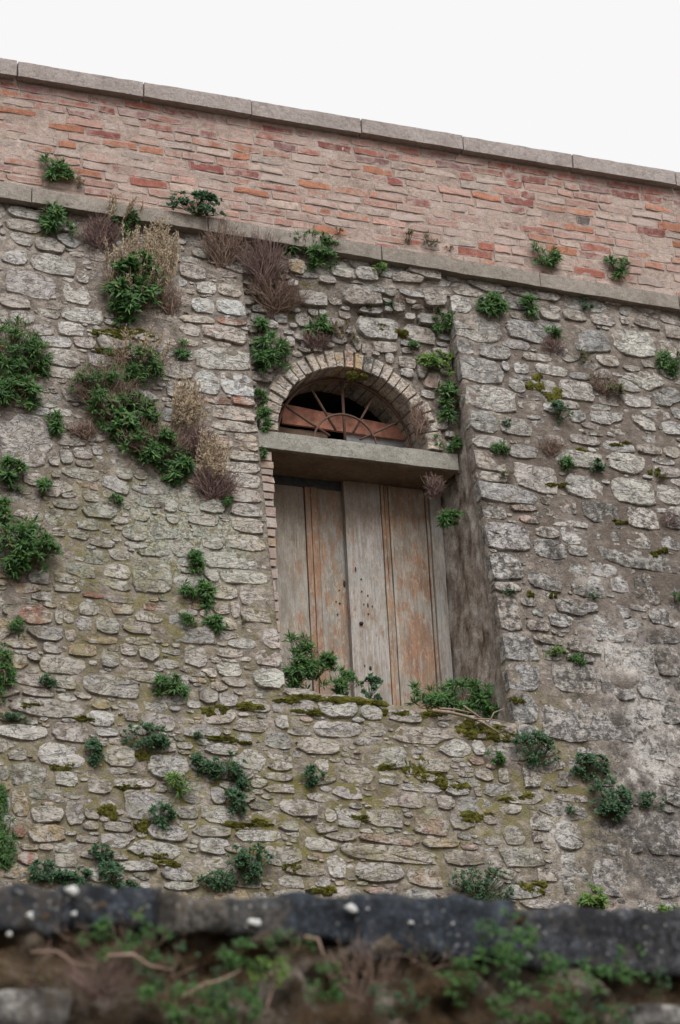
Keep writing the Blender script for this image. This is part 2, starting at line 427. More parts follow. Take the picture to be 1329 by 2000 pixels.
STONE, MORTAR, REVEAL, BRICK, PMORT, DOOR, MOSS, CAPM, EARTH = (mat_stone(), mat_mortar(), mat_reveal(), mat_brick(),
    mat_parapet_mortar(), mat_door(), mat_moss(), mat_cap(), mat_earth())
COPING = mat_concrete('pale_coping_stone', (.29, .245, .228), (.365, .315, .295), (.42, .37, .35), .5, (.15, .12, .11))
LEDGE = mat_concrete('grey_ledge_stone', (.22, .19, .16), (.30, .265, .23), (.36, .32, .28), .6, (.13, .115, .085))
LINTEL = mat_concrete('lintel_concrete', (.25, .237, .205), (.335, .32, .28), (.40, .385, .345), .65, (.12, .105, .08))
SOFFIT = mat_concrete('soffit_brown', (.17, .12, .085), (.235, .17, .12), (.30, .235, .18), .4, (.11, .08, .06))
IRON = mat_plain('rusted_iron', (.115, .068, .05), .5, 60)
DARKWOOD = mat_plain('dark_header_wood', (.05, .055, .062), .4, 20)
BLACKIRON_HOLE_SHADE = mat_plain('black_iron_and_hole_shade', (.03, .028, .028), .3, 60)  # iron of knob and latch; also the painted darkness inside the door's holes
REDWOOD = mat_plain('red_painted_board', (.40, .185, .13), .5, 14, .8)
GREYWOOD = mat_plain('grey_board', (.30, .30, .31), .3, 14)
BROWNWOOD = mat_plain('brown_board', (.17, .115, .085), .4, 14)
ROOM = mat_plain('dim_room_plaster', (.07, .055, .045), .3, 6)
LEAF = mat_leaf('dark_green_leaf', (.020, .060, .013), (.036, .108, .020), (.075, .170, .030))
IVY = mat_leaf('teal_green_leaf', (.020, .056, .026), (.036, .092, .040), (.060, .135, .056))
BRIGHT = mat_leaf('bright_green_leaf', (.045, .105, .018), (.085, .175, .028), (.17, .23, .04))
OLIVE = mat_leaf('olive_brown_leaf', (.05, .06, .022), (.08, .085, .03), (.16, .13, .05))
STRAW = mat_leaf('dry_straw', (.24, .18, .115), (.34, .26, .17), (.45, .36, .25), .1)
TWIG = mat_plain('dead_twig_bark', (.25, .175, .135), .4, 50)
PTWIG = mat_plain('purple_brown_twig', (.21, .14, .125), .4, 50)
STEM = mat_plain('green_stem', (.09, .105, .04), .3, 50)
ROOT = mat_plain('driftwood_root', (.23, .175, .13), .4, 50)
# ------------------------------------------------------------------ ground
def ground_mesh():
    xs = np.concatenate([np.linspace(-400, -40, 10), np.linspace(-30, 30, 41), np.linspace(40, 400, 10)])
    ys = np.concatenate([np.linspace(-400, -60, 10), np.linspace(-50, -8.2, 34)])
    v = []; f = []
    for y in ys:
        for x in xs: v.append((x, y, .05*fbm(x*.3, y*.3, 0, 3) if abs(x) < 35 and y > -55 else 0))
    n = len(xs)
    for j in range(len(ys)-1):
        for i in range(n-1): f.append((j*n+i, j*n+i+1, (j+1)*n+i+1, (j+1)*n+i))
    return v, f
G = mat_earth('ground_earth')
v, f = ground_mesh(); tag(mesh('ground', v, f, G), kind='structure')
v = []; f = []
xs = np.concatenate([np.linspace(-60, -10, 8), np.linspace(-9, 6, 31), np.linspace(8, 60, 8)]); ys = np.linspace(-8.75, -.2, 22)
for y in ys:
    for x in xs: v.append((x, y, 2.62+.07*fbm(x*.6, y*.6, 3, 3)))
for j in range(len(ys)-1):
    for i in range(len(xs)-1):
        a = j*len(xs)+i; f.append((a, a+1, a+1+len(xs), a+len(xs)))
tag(mesh('terrace_ground', v, f, G), kind='structure')

# ------------------------------------------------------------------ the stone wall: mortar face
WALL = tag(empty('stone_wall', (0, 0, 2.6)), 'tall rubble stone retaining wall with a recessed arched doorway', 'wall')
ZTOPW = 10.50
def face_disp(x, z):
    return .010*fbm(x*2.3, z*2.3, 1.7, 4) + .011*fbm(x*8, z*9, 4.2, 5) + .004 + (.035*max(0, min(1, (x-1.1)/.5))*max(0, min(1, (7.7-z)/.6))*fbm(x*4.5, z*7, 3, 5) if x > 1.1 else 0)
def P_F(x, z, o=0.0):
    k = 1/math.sqrt(1+BETA*BETA)
    return (x, faceY(z)-o*k, z+o*BETA*k)
def patch(xs, zs, zmap=None, skirt=()):
    """a displaced sheet of the battered face; skirt names the borders that fold back into the wall"""
    v = []; f = []
    nx, nz = len(xs), len(zs)
    for j in range(nz):
        for i in range(nx):
            x = xs[i]; z = zmap(x, zs[j]) if zmap else zs[j]
            v.append(P_F(x, z, face_disp(x, z)))
    for j in range(nz-1):
        for i in range(nx-1):
            a = j*nx+i; f.append((a, a+1, a+1+nx, a+nx))
    def fold(ids):
        b = len(v)
        for q in ids:
            p = v[q]; v.append((p[0], p[1]+.12, p[2]))
        for k in range(len(ids)-1): f.append((ids[k], ids[k+1], b+k+1, b+k))
    if 'R' in skirt: fold([j*nx+nx-1 for j in range(nz)])
    if 'L' in skirt: fold([j*nx for j in range(nz)])
    if 'T' in skirt: fold([(nz-1)*nx+i for i in range(nx)])
    if 'B' in skirt: fold([i for i in range(nx)])
    return v, f
fz = np.concatenate([np.linspace(2.5, 4.5, 8)[:-1], np.arange(4.5, 10.5, .032), [10.5]])
lx = np.concatenate([np.linspace(-9, -3.7, 10)[:-1], np.arange(-3.7, XL-.02, .032), [XL]])
rx = np.concatenate([[XR], np.arange(XR+.03, 4.0, .032), np.linspace(4.1, 9, 10)])
mx = np.linspace(XL, XR, 57)
mb = MB()
mb.add(*patch(lx, fz, skirt='R')); mb.add(*patch(rx, fz, skirt='L'))
mb.add(*patch(mx, np.linspace(0, 1, 120), zmap=lambda x, t: 2.5+t*(zsill(x)-2.5), skirt='T'))
mb.add(*patch(mx, np.linspace(10.12, 10.5, 13), skirt='B'))
mb.build('mortar', MORTAR, WALL)

# right and left reveals of the recess, the earth ledge at its foot
def reveal(X, sgn, y_in):
    v = []; f = []
    zs = np.arange(6.2, 10.16, .04); n = 26
    for z in zs:
        y0 = faceY(z)+.02
        for k in range(n+1):
            t = k/n; y = y0+(y_in-y0)*t
            d = (.022*fbm(y*3, z*1.6, X*5, 4)+.012*fbm(y*11, z*9, X*3, 3))*min(1, t*5)
            v.append((X+sgn*(d-.0), y, z))
    for j in range(len(zs)-1):
        for k in range(n):
            a = j*(n+1)+k; f.append((a, a+1, a+n+2, a+n+1))
    return v, f
v, f = reveal(XR+.012, -1, .52); mesh('reveal', v, f, REVEAL, WALL, label='brown streaked plaster side of the recess right of the door')
v, f = reveal(XL-.012, 1, .02); mesh('reveal', v, f, REVEAL, WALL)
v = []; f = []
nx, ny = 60, 30
for j in range(ny+1):
    for i in range(nx+1):
        x = XL+.0+(XR-XL)*i/nx; t = j/ny; zl = zsill(x)
        y = (faceY(zl)+.03)*(1-t)+.5*t
        z = zl+(6.70-zl)*t**.8 + (.022*fbm(x*5, y*5, 2, 4)+.012*fbm(x*16, y*16, 7, 3))*min(1, t*4)-.012
        v.append((x, y, z))
for j in range(ny):
    for i in range(nx):
        a = j*(nx+1)+i; f.append((a, a+1, a+nx+2, a+nx+1))
mesh('earth_ledge', v, f, MORTAR, WALL)

# back plane of the recess over the lintel, with its half round opening
AX, AZ, AR = -.003, 8.755, .632
v = []; f = []; xs = np.linspace(XL-.06, XR+.06, 62); zs = np.linspace(8.60, 10.20, 54)
idx = {}
def bp(i, j):
    if (i, j) not in idx:
        x, z = xs[i], zs[j]; d = .016*fbm(x*3, z*3, 9, 4)+.010*fbm(x*9, z*9, 5, 3)
        q = max(0, min(1, (z-9.82)/.3)); d += .08*q*q*(3-2*q); idx[(i, j)] = len(v); v.append((x, -d, z))
    return idx[(i, j)]
for i in range(len(xs)-1):
    for j in range(len(zs)-1):
        cx, cz = (xs[i]+xs[i+1])/2, (zs[j]+zs[j+1])/2
        if math.hypot(cx-AX, cz-AZ) < AR+.06 and cz > AZ-.05: continue
        if cz < AZ-.02 and abs(cx) < .7: continue
        f.append((bp(i, j), bp(i+1, j), bp(i+1, j+1), bp(i, j+1)))
mesh('mortar', v, f, MORTAR, WALL)

# solid jamb left of the door (its brick skin comes below) and the room behind
v, f = box(-.95, -.684, .012, .50, 6.3, 8.60); mesh('jamb_core', v, f, MORTAR, WALL, smooth=False)
mb = MB()
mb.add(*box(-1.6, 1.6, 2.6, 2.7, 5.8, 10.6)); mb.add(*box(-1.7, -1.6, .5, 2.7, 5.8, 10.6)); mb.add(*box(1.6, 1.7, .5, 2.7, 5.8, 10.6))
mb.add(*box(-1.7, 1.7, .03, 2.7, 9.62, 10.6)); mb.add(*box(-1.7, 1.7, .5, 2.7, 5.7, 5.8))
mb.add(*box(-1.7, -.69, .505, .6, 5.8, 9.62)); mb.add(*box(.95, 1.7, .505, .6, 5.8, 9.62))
# spandrels behind the back plane, either side of the arch, follow its curve
for s in (-1, 1):
    for k in range(8):
        a0, a1 = math.pi/2*k/8, math.pi/2*(k+1)/8
        r = AR+.03
        q = [(AX+s*r*math.cos(a0), AZ+r*math.sin(a0)), (AX+s*r*math.cos(a1), AZ+r*math.sin(a1))]
        o = [(AX+s*(1.05), q[0][1]), (AX+s*1.05, q[1][1])]
        vv = [(q[0][0], .03, q[0][1]), (q[1][0], .03, q[1][1]), (q[1][0], .5, q[1][1]), (q[0][0], .5, q[0][1]),
              (o[0][0], .03, o[0][1]), (o[1][0], .03, o[1][1]), (o[1][0], .5, o[1][1]), (o[0][0], .5, o[0][1])]
        mb.add(vv, [(0,1,2,3), (4,7,6,5), (0,4,5,1), (3,2,6,7), (0,3,7,4), (1,5,6,2)])
mb.add(*box(-1.05, 1.05, .03, .5, AZ+AR+.03, 9.62))
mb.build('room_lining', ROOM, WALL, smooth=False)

# ------------------------------------------------------------------ stones
# traced from the photograph as boxes on the wall, region by region: offset, scale, then x0 y0 x1 y1 tone
T = {
'l': (.57, .54, .505), 'g': (.405, .388, .37), 'w': (.445, .395, .35), 'p': (.42, .31, .26), 'r': (.36, .195, .15),
'o': (.40, .31, .20), 'd': (.27, .25, .235), 'G': (.315, .305, .25), 'W': (.52, .49, .45),
}
TR = {}
TR[(0, 100, 2.0)] = '''30 610 160 650 l;25 655 165 705 w;20 705 130 755 w;140 725 260 780 w;0 690 25 720 w;0 760 110 830 l;120 790 300 870 l;25 860 220 965 l;
250 905 355 985 l;0 945 120 1005 w;245 1000 405 1060 l;40 1010 140 1075 g;0 1005 35 1060 w;225 1055 330 1110 l;100 1060 215 1110 w;40 1090 130 1140 w;175 1110 280 1160 l;
300 870 350 905 l;385 1095 515 1170 w;520 1100 620 1130 w;0 1150 120 1199 w;130 1165 290 1199 g;600 1145 690 1185 g;700 830 805 890 w;665 720 740 750 l;750 770 840 810 w;
770 895 850 945 l;850 905 945 955 w;750 960 845 1020 l;845 965 960 1030 l;850 1043 960 1068 r;700 1030 845 1060 w;790 1070 968 1130 w;700 1065 785 1110 w;700 1120 780 1150 w;
350 780 420 820 w;420 830 500 880 g;560 870 640 930 g;640 800 690 850 w;60 560 180 600 w;200 660 300 700 w;560 690 640 720 w'''
TR[(665, 250, 2.0015)] = '''425 655 510 720 l;445 735 630 835 l;655 755 830 835 g;500 600 650 640 w;660 625 860 665 w;780 710 860 750 w;455 820 525 880 g;545 845 665 905 g;470 895 635 1000 g;
630 910 660 950 l;680 915 738 960 l;710 880 830 910 w;860 885 945 915 w;875 775 1050 875 g;1070 790 1230 890 l;1150 740 1250 780 w;1255 830 1329 900 w;765 925 890 965 l;
660 975 725 1030 g;780 985 850 1035 g;860 985 990 1065 l;1110 925 1175 955 w;1090 980 1175 1030 l;1100 1045 1215 1090 l;1225 1010 1329 1085 g;490 1000 695 1105 l;510 1100 620 1190 g;
620 1130 750 1199 g;730 1120 800 1142 l;900 1100 960 1150 g;985 1105 1110 1160 l;1145 1120 1230 1180 l;1260 1145 1340 1195 l;1180 905 1230 935 w;690 1060 770 1100 w;870 700 960 750 w;
980 720 1075 770 w;1095 735 1130 765 w;1000 880 1090 930 w;1250 930 1329 980 g;540 660 620 700 g;1270 770 1340 820 w;990 940 1060 975 g;1010 640 1110 690 w;1140 680 1250 720 w'''
TR[(0, 650, 2.658)] = '''1010 75 1300 195 g;1015 200 1150 320 l;1140 200 1318 325 l;1055 330 1200 370 r;1210 330 1325 375 r;1070 380 1325 450 w;1100 455 1335 515 w;1080 525 1215 595 p;
1220 520 1335 562 w;1285 567 1340 610 w;1095 605 1180 660 w;1190 612 1345 662 w;1150 668 1350 722 w;1190 727 1355 800 l;1160 804 1360 878 w;1200 882 1365 952 g;1200 957 1370 1040 w;
1190 1044 1378 1130 w;1065 1137 1390 1222 l;1145 1232 1395 1302 l;1060 1228 1140 1290 w;1090 1306 1240 1380 w;1250 1306 1400 1420 w;1200 1384 1250 1480 w;1110 1400 1195 1460 w;1255 1425 1410 1500 w;
50 0 170 50 w;215 15 375 75 l;380 20 500 75 w;520 0 680 85 w;690 0 820 40 w;225 80 420 180 w;200 165 410 230 w;460 110 600 180 g;790 60 900 100 w;850 140 1005 235 w;860 355 940 390 w;
740 340 810 370 w;870 270 960 330 g;265 385 380 430 l;0 420 275 695 g;330 450 405 500 w;240 610 320 690 w;310 600 380 680 g;380 590 480 650 w;395 660 490 700 w;480 580 540 630 g;330 690 520 760 G;
600 700 690 770 G;695 705 770 760 w;530 740 680 830 g;470 780 525 815 p;430 810 515 875 w;535 810 605 855 l;705 775 800 795 w;300 820 400 855 w;275 860 415 910 G;70 920 230 970 w;80 975 230 1010 w;
690 900 780 975 w;705 840 850 900 G;855 840 925 930 w;430 890 620 960 G;235 910 340 1000 G;400 960 520 1020 G;980 940 1140 1000 w;1050 1060 1160 1120 w;980 1000 1020 1045 w;860 940 935 1010 g;
640 990 760 1080 G;780 960 950 1070 G;470 1060 600 1110 G;560 1120 680 1180 g;900 1080 1020 1170 w;920 1165 1000 1210 w;540 1195 685 1275 l;690 1190 910 1350 G;340 1185 500 1270 G;410 1195 490 1240 w;
280 1240 410 1300 G;280 1310 420 1345 w;520 1275 680 1330 G;430 1350 560 1375 r;540 1365 700 1400 w;750 1400 870 1440 r;335 1390 410 1440 o;225 1390 300 1425 o;100 1410 275 1510 r;410 1395 520 1465 g;
285 1440 330 1510 w;330 1450 390 1510 w;165 1340 290 1390 g;0 1380 60 1460 g;580 1405 700 1460 o;700 1450 860 1500 w;390 1470 480 1540 g;500 1470 620 1560 g;140 1520 330 1595 g;340 1530 400 1595 w;
640 1500 790 1560 w;930 1430 1030 1470 w;1040 1430 1105 1480 w;1015 480 1080 560 g;1000 680 1130 740 w;1030 750 1150 830 g;1040 860 1170 930 w;720 1110 880 1160 G;1030 1320 1085 1370 w;
60 1090 220 1150 w;0 700 120 760 g;120 720 230 790 w;0 1030 130 1090 g;20 1180 160 1240 w;150 1230 260 1300 g;0 230 110 300 g;60 320 200 390 w;420 230 560 300 w;600 240 720 310 g;560 380 690 450 g;700 540 820 600 w;880 560 990 620 w'''
TR[(850, 850, 2.775)] = '''205 0 400 70 w;400 50 560 120 g;210 85 385 190 w;220 195 390 250 w;232 265 560 370 g;250 378 390 450 g;440 160 665 305 l;600 0 700 50 w;650 85 915 170 l;730 0 900 50 w;
910 30 1080 90 l;940 95 1130 200 l;1100 50 1235 100 w;1240 60 1340 120 w;1190 160 1340 230 w;715 220 915 340 l;970 230 1190 370 l;1205 270 1340 370 l;575 330 625 375 w;660 340 770 420 w;
415 374 555 410 p;460 430 570 475 p;600 405 650 435 w;650 460 830 495 w;805 360 1000 470 g;1050 390 1210 505 l;1250 420 1340 520 g;272 470 520 620 g;540 560 720 670 g;690 490 800 590 l;720 590 830 650 g;
880 500 1010 570 g;1040 520 1170 610 w;1200 535 1340 610 g;900 620 1295 720 g;296 640 470 780 l;312 795 470 845 w;510 750 690 835 g;740 750 920 870 d;960 755 1050 850 g;1085 750 1240 910 w;1260 790 1340 850 d;
465 880 550 925 w;650 890 885 975 g;905 910 1065 1000 g;1165 940 1340 1030 g;330 860 465 1060 w;620 960 750 1040 l;760 1020 1030 1110 g;500 1000 620 1060 w;352 1070 560 1225 g;520 1080 700 1130 w;
720 1120 900 1180 w;1090 1045 1329 1130 d;930 1130 1070 1300 l;640 1235 880 1400 g;385 1235 570 1385 g;910 1305 1090 1440 d;420 1395 565 1560 g;575 1420 1090 1650 g;1100 1450 1220 1540 l;1200 1130 1340 1300 d;
440 1565 570 1650 g;1100 1310 1330 1430 d;1230 1440 1340 1560 g;720 1185 860 1228 w;590 1140 690 1220 g;1080 1150 1190 1290 g'''
TR[(0, 1200, 2.0)] = '''105 150 165 180 w;330 230 545 320 g;545 120 625 180 g;395 140 470 205 g;470 110 540 160 w;725 120 810 205 l;845 130 955 165 w;850 185 945 240 g;870 245 965 280 w;1030 50 1098 135 W;
1000 137 1102 200 w;990 210 1118 288 l;215 235 300 290 w;40 325 330 400 w;90 290 210 322 w;360 330 430 370 o;240 402 300 420 g;665 230 740 300 g;780 280 855 345 w;855 300 930 360 g;555 380 685 450 l;
490 385 550 415 w;640 345 720 380 g;-20 425 185 490 l;205 425 350 495 w;370 440 465 475 l;470 450 540 480 w;30 515 105 570 w;150 500 340 595 l;410 515 530 595 l;715 435 875 480 g;690 495 755 525 w;
805 505 960 550 l;930 460 985 500 g;1035 460 1150 525 g;1160 480 1329 545 w;1075 390 1160 450 l;1030 545 1165 570 w;1030 575 1175 612 w;1030 617 1175 652 w;1030 660 1200 695 w;1230 560 1295 640 l;
580 545 745 635 l;740 560 810 610 g;40 580 185 670 G;215 610 305 670 l;445 640 610 675 l;345 640 440 700 w;110 680 190 720 G;250 690 320 720 w;490 690 665 805 g;715 650 805 740 g;690 745 780 800 g;
825 670 880 745 l;45 685 115 800 o;120 745 250 810 l;255 725 340 820 g;320 750 390 800 w;50 810 100 870 r;110 820 255 890 o;325 805 385 840 w;405 810 520 850 g;580 820 735 880 g;755 825 905 870 g;
925 840 1100 885 l;1095 720 1240 790 l;1090 805 1225 845 g;1235 820 1329 855 w;1270 760 1329 810 l;395 850 540 915 g;470 880 715 945 l;780 870 900 940 l;75 895 150 920 o;70 925 150 985 r;215 930 305 985 w;
155 895 215 920 w;415 960 620 1000 l;630 985 770 1040 g;1030 905 1185 985 g;1195 870 1329 925 l;610 960 690 980 o;530 1040 605 1085 l;640 1042 780 1075 g;860 905 960 930 w;160 990 300 1030 w;
0 590 35 660 g;0 640 40 690 o;300 860 390 890 w;960 330 1060 380 w;560 480 690 540 w;860 600 990 650 g;900 690 1000 740 w;0 230 60 290 w'''
TR[(665, 1350, 2.0)] = '''-100 115 95 180 l;80 55 165 110 l;190 70 320 120 w;215 140 445 205 w;380 112 440 140 l;475 125 550 155 w;515 190 570 250 l;85 215 265 300 g;-5 285 130 360 w;310 260 430 315 w;150 345 240 365 l;
220 360 400 390 l;130 388 340 450 w;-30 370 85 420 l;-30 455 85 530 l;105 460 250 530 l;290 490 430 560 p;415 355 505 410 l;380 405 450 460 w;530 300 595 350 w;525 365 555 410 w;620 300 660 360 w;685 300 785 375 l;
830 300 920 370 w;650 390 800 440 w;840 400 970 430 w;620 440 710 480 w;75 562 310 595 p;320 575 470 610 o;-60 540 70 585 w;470 590 540 625 p;0 600 380 665 w;410 615 570 680 w;570 640 640 690 w;
630 605 800 685 G;640 525 720 600 w;730 540 790 590 w;60 668 245 745 g;265 685 400 765 p;-50 640 25 730 l;430 690 500 780 w;70 765 215 795 p;710 690 850 740 w;710 810 860 850 l;840 500 945 620 w;
830 200 900 240 w;1160 60 1260 110 l;870 625 980 800 d;985 500 1180 640 d;1190 480 1340 640 g;990 650 1160 800 g;1170 650 1340 800 d;430 470 530 540 w;300 320 400 350 w;560 470 610 520 w;560 560 630 600 w'''
TRB = {}
TRB[(665, 250, 2.0015)] = '''45 560 130 610 l;0 630 155 710 w;185 580 310 620 w;310 640 400 710 w;195 680 245 725 w;65 740 225 825 l;250 775 370 840 w;130 835 225 880 w;230 890 300 940 w;175 880 205 920 w;20 840 60 880 w;
300 900 340 980 w;330 960 400 1020 p;370 1100 420 1180 w;360 860 430 900 w;250 560 380 600 w;70 700 160 730 g;380 1050 430 1090 g;300 730 390 770 g'''
TRB[(480, 420, 2.953)] = '''225 280 320 360 o;300 425 465 530 l;400 380 500 415 w;470 350 600 385 w;450 590 570 650 w;80 650 170 720 p;235 700 285 760 w;375 730 440 790 w;610 690 665 780 w;670 740 700 800 w;
165 560 240 620 g;60 760 130 820 w;30 560 110 620 g;120 830 190 880 w;290 560 380 640 w;320 660 400 710 g;500 690 590 740 g;20 900 150 960 w'''

MC = np.array((.24, .204, .174))
def rim(nv, n, tn, k=.75):
    """colour per point of a stone: its own, with mortar washed unevenly over the rim"""
    o = []
    for i in range(nv):
        lev = i//n
        q = 0 if lev > 2 else max(0, rng.uniform(-.7, 1.))*k*(1, 1, .6)[lev]
        cc_ = np.array(tn[:3])*(1-q)+MC*rng.uniform(.8, 1.3)*q
        o.append((cc_[0], cc_[1], cc_[2], tn[3]))
    return o
class Frame:
    def __init__(s, O, U, V, N):
        s.O, s.U, s.V, s.N = (np.asarray(q, float) for q in (O, U, V, N))
    def loc(s, p): d = np.asarray(p)-s.O; return np.array([d@s.U, d@s.V])
    def pt(s, u, v, h): return s.O+s.U*u+s.V*v+s.N*h
kb = math.sqrt(1+BETA*BETA)
FF = Frame((0, faceY(8.0), 8.0), (1, 0, 0), (0, BETA/kb, 1/kb), (0, -1/kb, BETA/kb))
FB = Frame((0, 0, 9.2), (1, 0, 0), (0, 0, 1), (0, -1, 0))

def collect(table, fr, unp):
    out = []
    for (ox, oy, s), txt in table.items():
        for it in txt.replace('\n', '').split(';'):
            it = it.split()
            if len(it) < 5: continue
            x0, y0, x1, y1 = (float(q) for q in it[:4]); x0, x1 = ox+x0/s, ox+x1/s; y0, y1 = oy+y0/s, oy+y1/s
            cx, cy = (x0+x1)/2, (y0+y1)/2
            c = fr.loc(unp(cx, cy)); a = fr.loc(unp(x0, cy-.1*(cx-x0)*0)); b = fr.loc(unp(x1, cy)); t = fr.loc(unp(cx, y0)); d = fr.loc(unp(cx, y1))
            out.append(dict(u=c[0], v=c[1], a=abs(b[0]-a[0])/2, b=abs(t[1]-d[1])/2, tone=it[4], traced=True))
    return out
def dedupe(st):
    st = sorted(st, key=lambda s: -s['a']*s['b']); keep = []
    for s in st:
        if any(abs((s['u']-k['u'])/k['a']) < .72 and abs((s['v']-k['v'])/k['b']) < .72 for k in keep): continue
        keep.append(s)
    return keep
def shape(s):
    s['p'] = rng.choice([6, 8, 11, 14]); s['th'] = rng.uniform(-.09, .07)
    s['cuts'] = [(rng.uniform(0, 2*math.pi), rng.uniform(1.06, 1.38)) for _ in range(rng.randint(2, 4))]
    s['cuts'] += [(math.pi/4+math.pi/2*rng.randint(0, 3)+rng.uniform(-.3, .3), rng.uniform(1.12, 1.5)) for _ in range(2)]
    s['sd'] = rng.uniform(0, 900)
    return s
def dist(s, u, v):
    du, dv = u-s['u'], v-s['v']; c, n = math.cos(s['th']), math.sin(s['th'])
    x, y = np.abs((du*c+dv*n)/s['a']), np.abs((-du*n+dv*c)/s['b'])
    return (x**s['p']+y**s['p'])**(1/s['p'])
def outline(s, near, n):
    rs = []
    c0, s0 = math.cos(s['th']), math.sin(s['th'])
    for k in range(n):
        an = 2*math.pi*k/n+.13*math.sin(s['sd']+k*2.1)
        ca, sa = math.cos(an), math.sin(an)
        r = 1/((abs(ca)**s['p']+abs(sa)**s['p'])**(1/s['p']))
        for (t, q) in s['cuts']:
            dd = ca*math.cos(t)+sa*math.sin(t)
            if dd > .25: r = min(r, q/dd)
        r *= 1.0+.10*fbm(ca*1.9+s['sd'], sa*1.9, 0, 4)+.045*rng.uniform(-1, 1)
        x, y = ca*s['a'], sa*s['b']
        dx, dy = x*c0-y*s0, x*s0+y*c0
        lo = r
        for m in near:
            ts = np.linspace(.15, 1, 18)*r
            dj = dist(m, s['u']+dx*ts, s['v']+dy*ts)
            bad = np.nonzero(dj < ts*1.01)[0]
            if len(bad): lo = min(lo, ts[max(0, bad[0]-1)]*.99)
        rs.append((dx*lo, dy*lo))
    return rs
def stone_geo(fr, s, ring, H, umin=None, umax=None, vmax=None):
    n = len(ring); v = []; f = []; big = s['a']*s['b'] > .012
    tx, ty = rng.uniform(-.18, .18), rng.uniform(-.25, .12)
    lv = [(1.03, -.06), (.995, H*.62), (.955, H*.98)] + ([(.55, H*1.06)] if big else [])
    for (q, h) in lv:
        for (dx, dy) in ring:
            u, vv = s['u']+dx*q, s['v']+dy*q
            if umin is not None: u = max(u, umin)
            if umax is not None: u = min(u, umax)
            if vmax is not None: vv = min(vv, vmax)
            hh = h
            if h > 0: hh += .010*fbm(u*13, vv*13, s['sd'], 3)*(1.5 if q < .9 else .8)+(rng.uniform(-.005, .005) if q < .9 else 0)+(tx*dx+ty*dy)*.28
            v.append(fr.pt(u, vv, hh))
    v.append(fr.pt(min(max(s['u'], umin if umin is not None else -99), umax if umax is not None else 99), s['v'], H*1.05+.012*fbm(s['u']*9, s['v']*9, s['sd'], 2)))
    L = len(lv)
    for k in range(L-1):
        for i in range(n): f.append((k*n+i, k*n+(i+1) % n, (k+1)*n+(i+1) % n, (k+1)*n+i))
    for i in range(n): f.append(((L-1)*n+i, (L-1)*n+(i+1) % n, L*n))
    return v, f
def region_tone(s, x, z):
    if s['tone'] == '?':
        q = rng.random()
        if x < XL and z < 8.8: s['tone'] = 'GwgGwo'[int(q*6)] if z > 6.8 else 'wglwGo'[int(q*6)]
        elif x < XL: s['tone'] = 'wlwgw'[int(q*5)]
        elif z < 6.5 and x < 1.4: s['tone'] = 'wglwgp'[int(q*6)]
        else: s['tone'] = 'glgwgd'[int(q*6)]
    c = np.array(T[s['tone']])*rng.uniform(.82, 1.12)*(1+np.array([rng.uniform(-.04, .05), 0, rng.uniform(-.06, .04)]))
    dark = .12
    if XL-.56 < x < XL and 6.45 < z < 9.95: c = c*1.2*np.array([1.03, 1.0, .965]); dark = .05
    if x > XR: dark = .45 if z > 8.3 else .85
    elif x > .2 and z < 6.3: dark = .25
    if x > 1.6 and z < 7.2: dark = .85
    return np.clip(c, .05, .62), dark

st = [shape(s) for s in dedupe(collect(TR, FF, lambda x, y: onF(x, y, .02)))]
v_sill = lambda u: (zsill(u)-8.0)*kb
def in_recess(u, v, m=0.0):
    z = 8.0+v/kb
    return XL-m < u < XR+m and zsill(u)-m < z < 10.12
# untraced gaps: smaller stones laid in rough courses
grid = {}
def put(s):
    for gx in range(int((s['u']-s['a'])//.3), int((s['u']+s['a'])//.3)+1):
        for gy in range(int((s['v']-s['b'])//.3), int((s['v']+s['b'])//.3)+1): grid.setdefault((gx, gy), []).append(s)
for s in st: put(s)
def around(u, v, ra, rb):
    o = []
    seen = set()
    for gx in range(int((u-ra)//.3), int((u+ra)//.3)+1):
        for gy in range(int((v-rb)//.3), int((v+rb)//.3)+1):
            for s in grid.get((gx, gy), ()):
                if id(s) not in seen: seen.add(id(s)); o.append(s)
    return o
UMIN, UMAX, VMIN, VMAX = -3.45, 3.7, (4.55-8)*kb, (10.33-8)*kb
for size, tries in ((.15, 3500), (.11, 5000), (.075, 7000), (.05, 9000), (.032, 14000), (.021, 16000)):
    for _ in range(tries):
        u, v = rng.uniform(UMIN, UMAX), rng.uniform(VMIN, VMAX)
        a = size*rng.uniform(.75, 1.4); b = a*rng.uniform(.28, .6)
        if in_recess(u, v, .02): continue
        z = 8+v/kb
        if u > 1.25 and z < 6.4 and rng.random() < .5: continue
        if u > XR+.1 and size < .08 and rng.random() < .8: continue
        nb = around(u, v, a*1.3, b*1.3)
        ok = True
        for s in nb:
            if dist(s, u, v) < 1.1: ok = False; break
            for (du, dv) in ((a, 0), (-a, 0), (0, b), (0, -b)):
                if dist(s, u+du*.86, v+dv*.86) < 1.0: ok = False; break
            if not ok: break
        if not ok: continue
        s = shape(dict(u=u, v=v, a=a*1.04, b=b*1.08, tone='?', traced=False)); st.append(s); put(s)
items = []
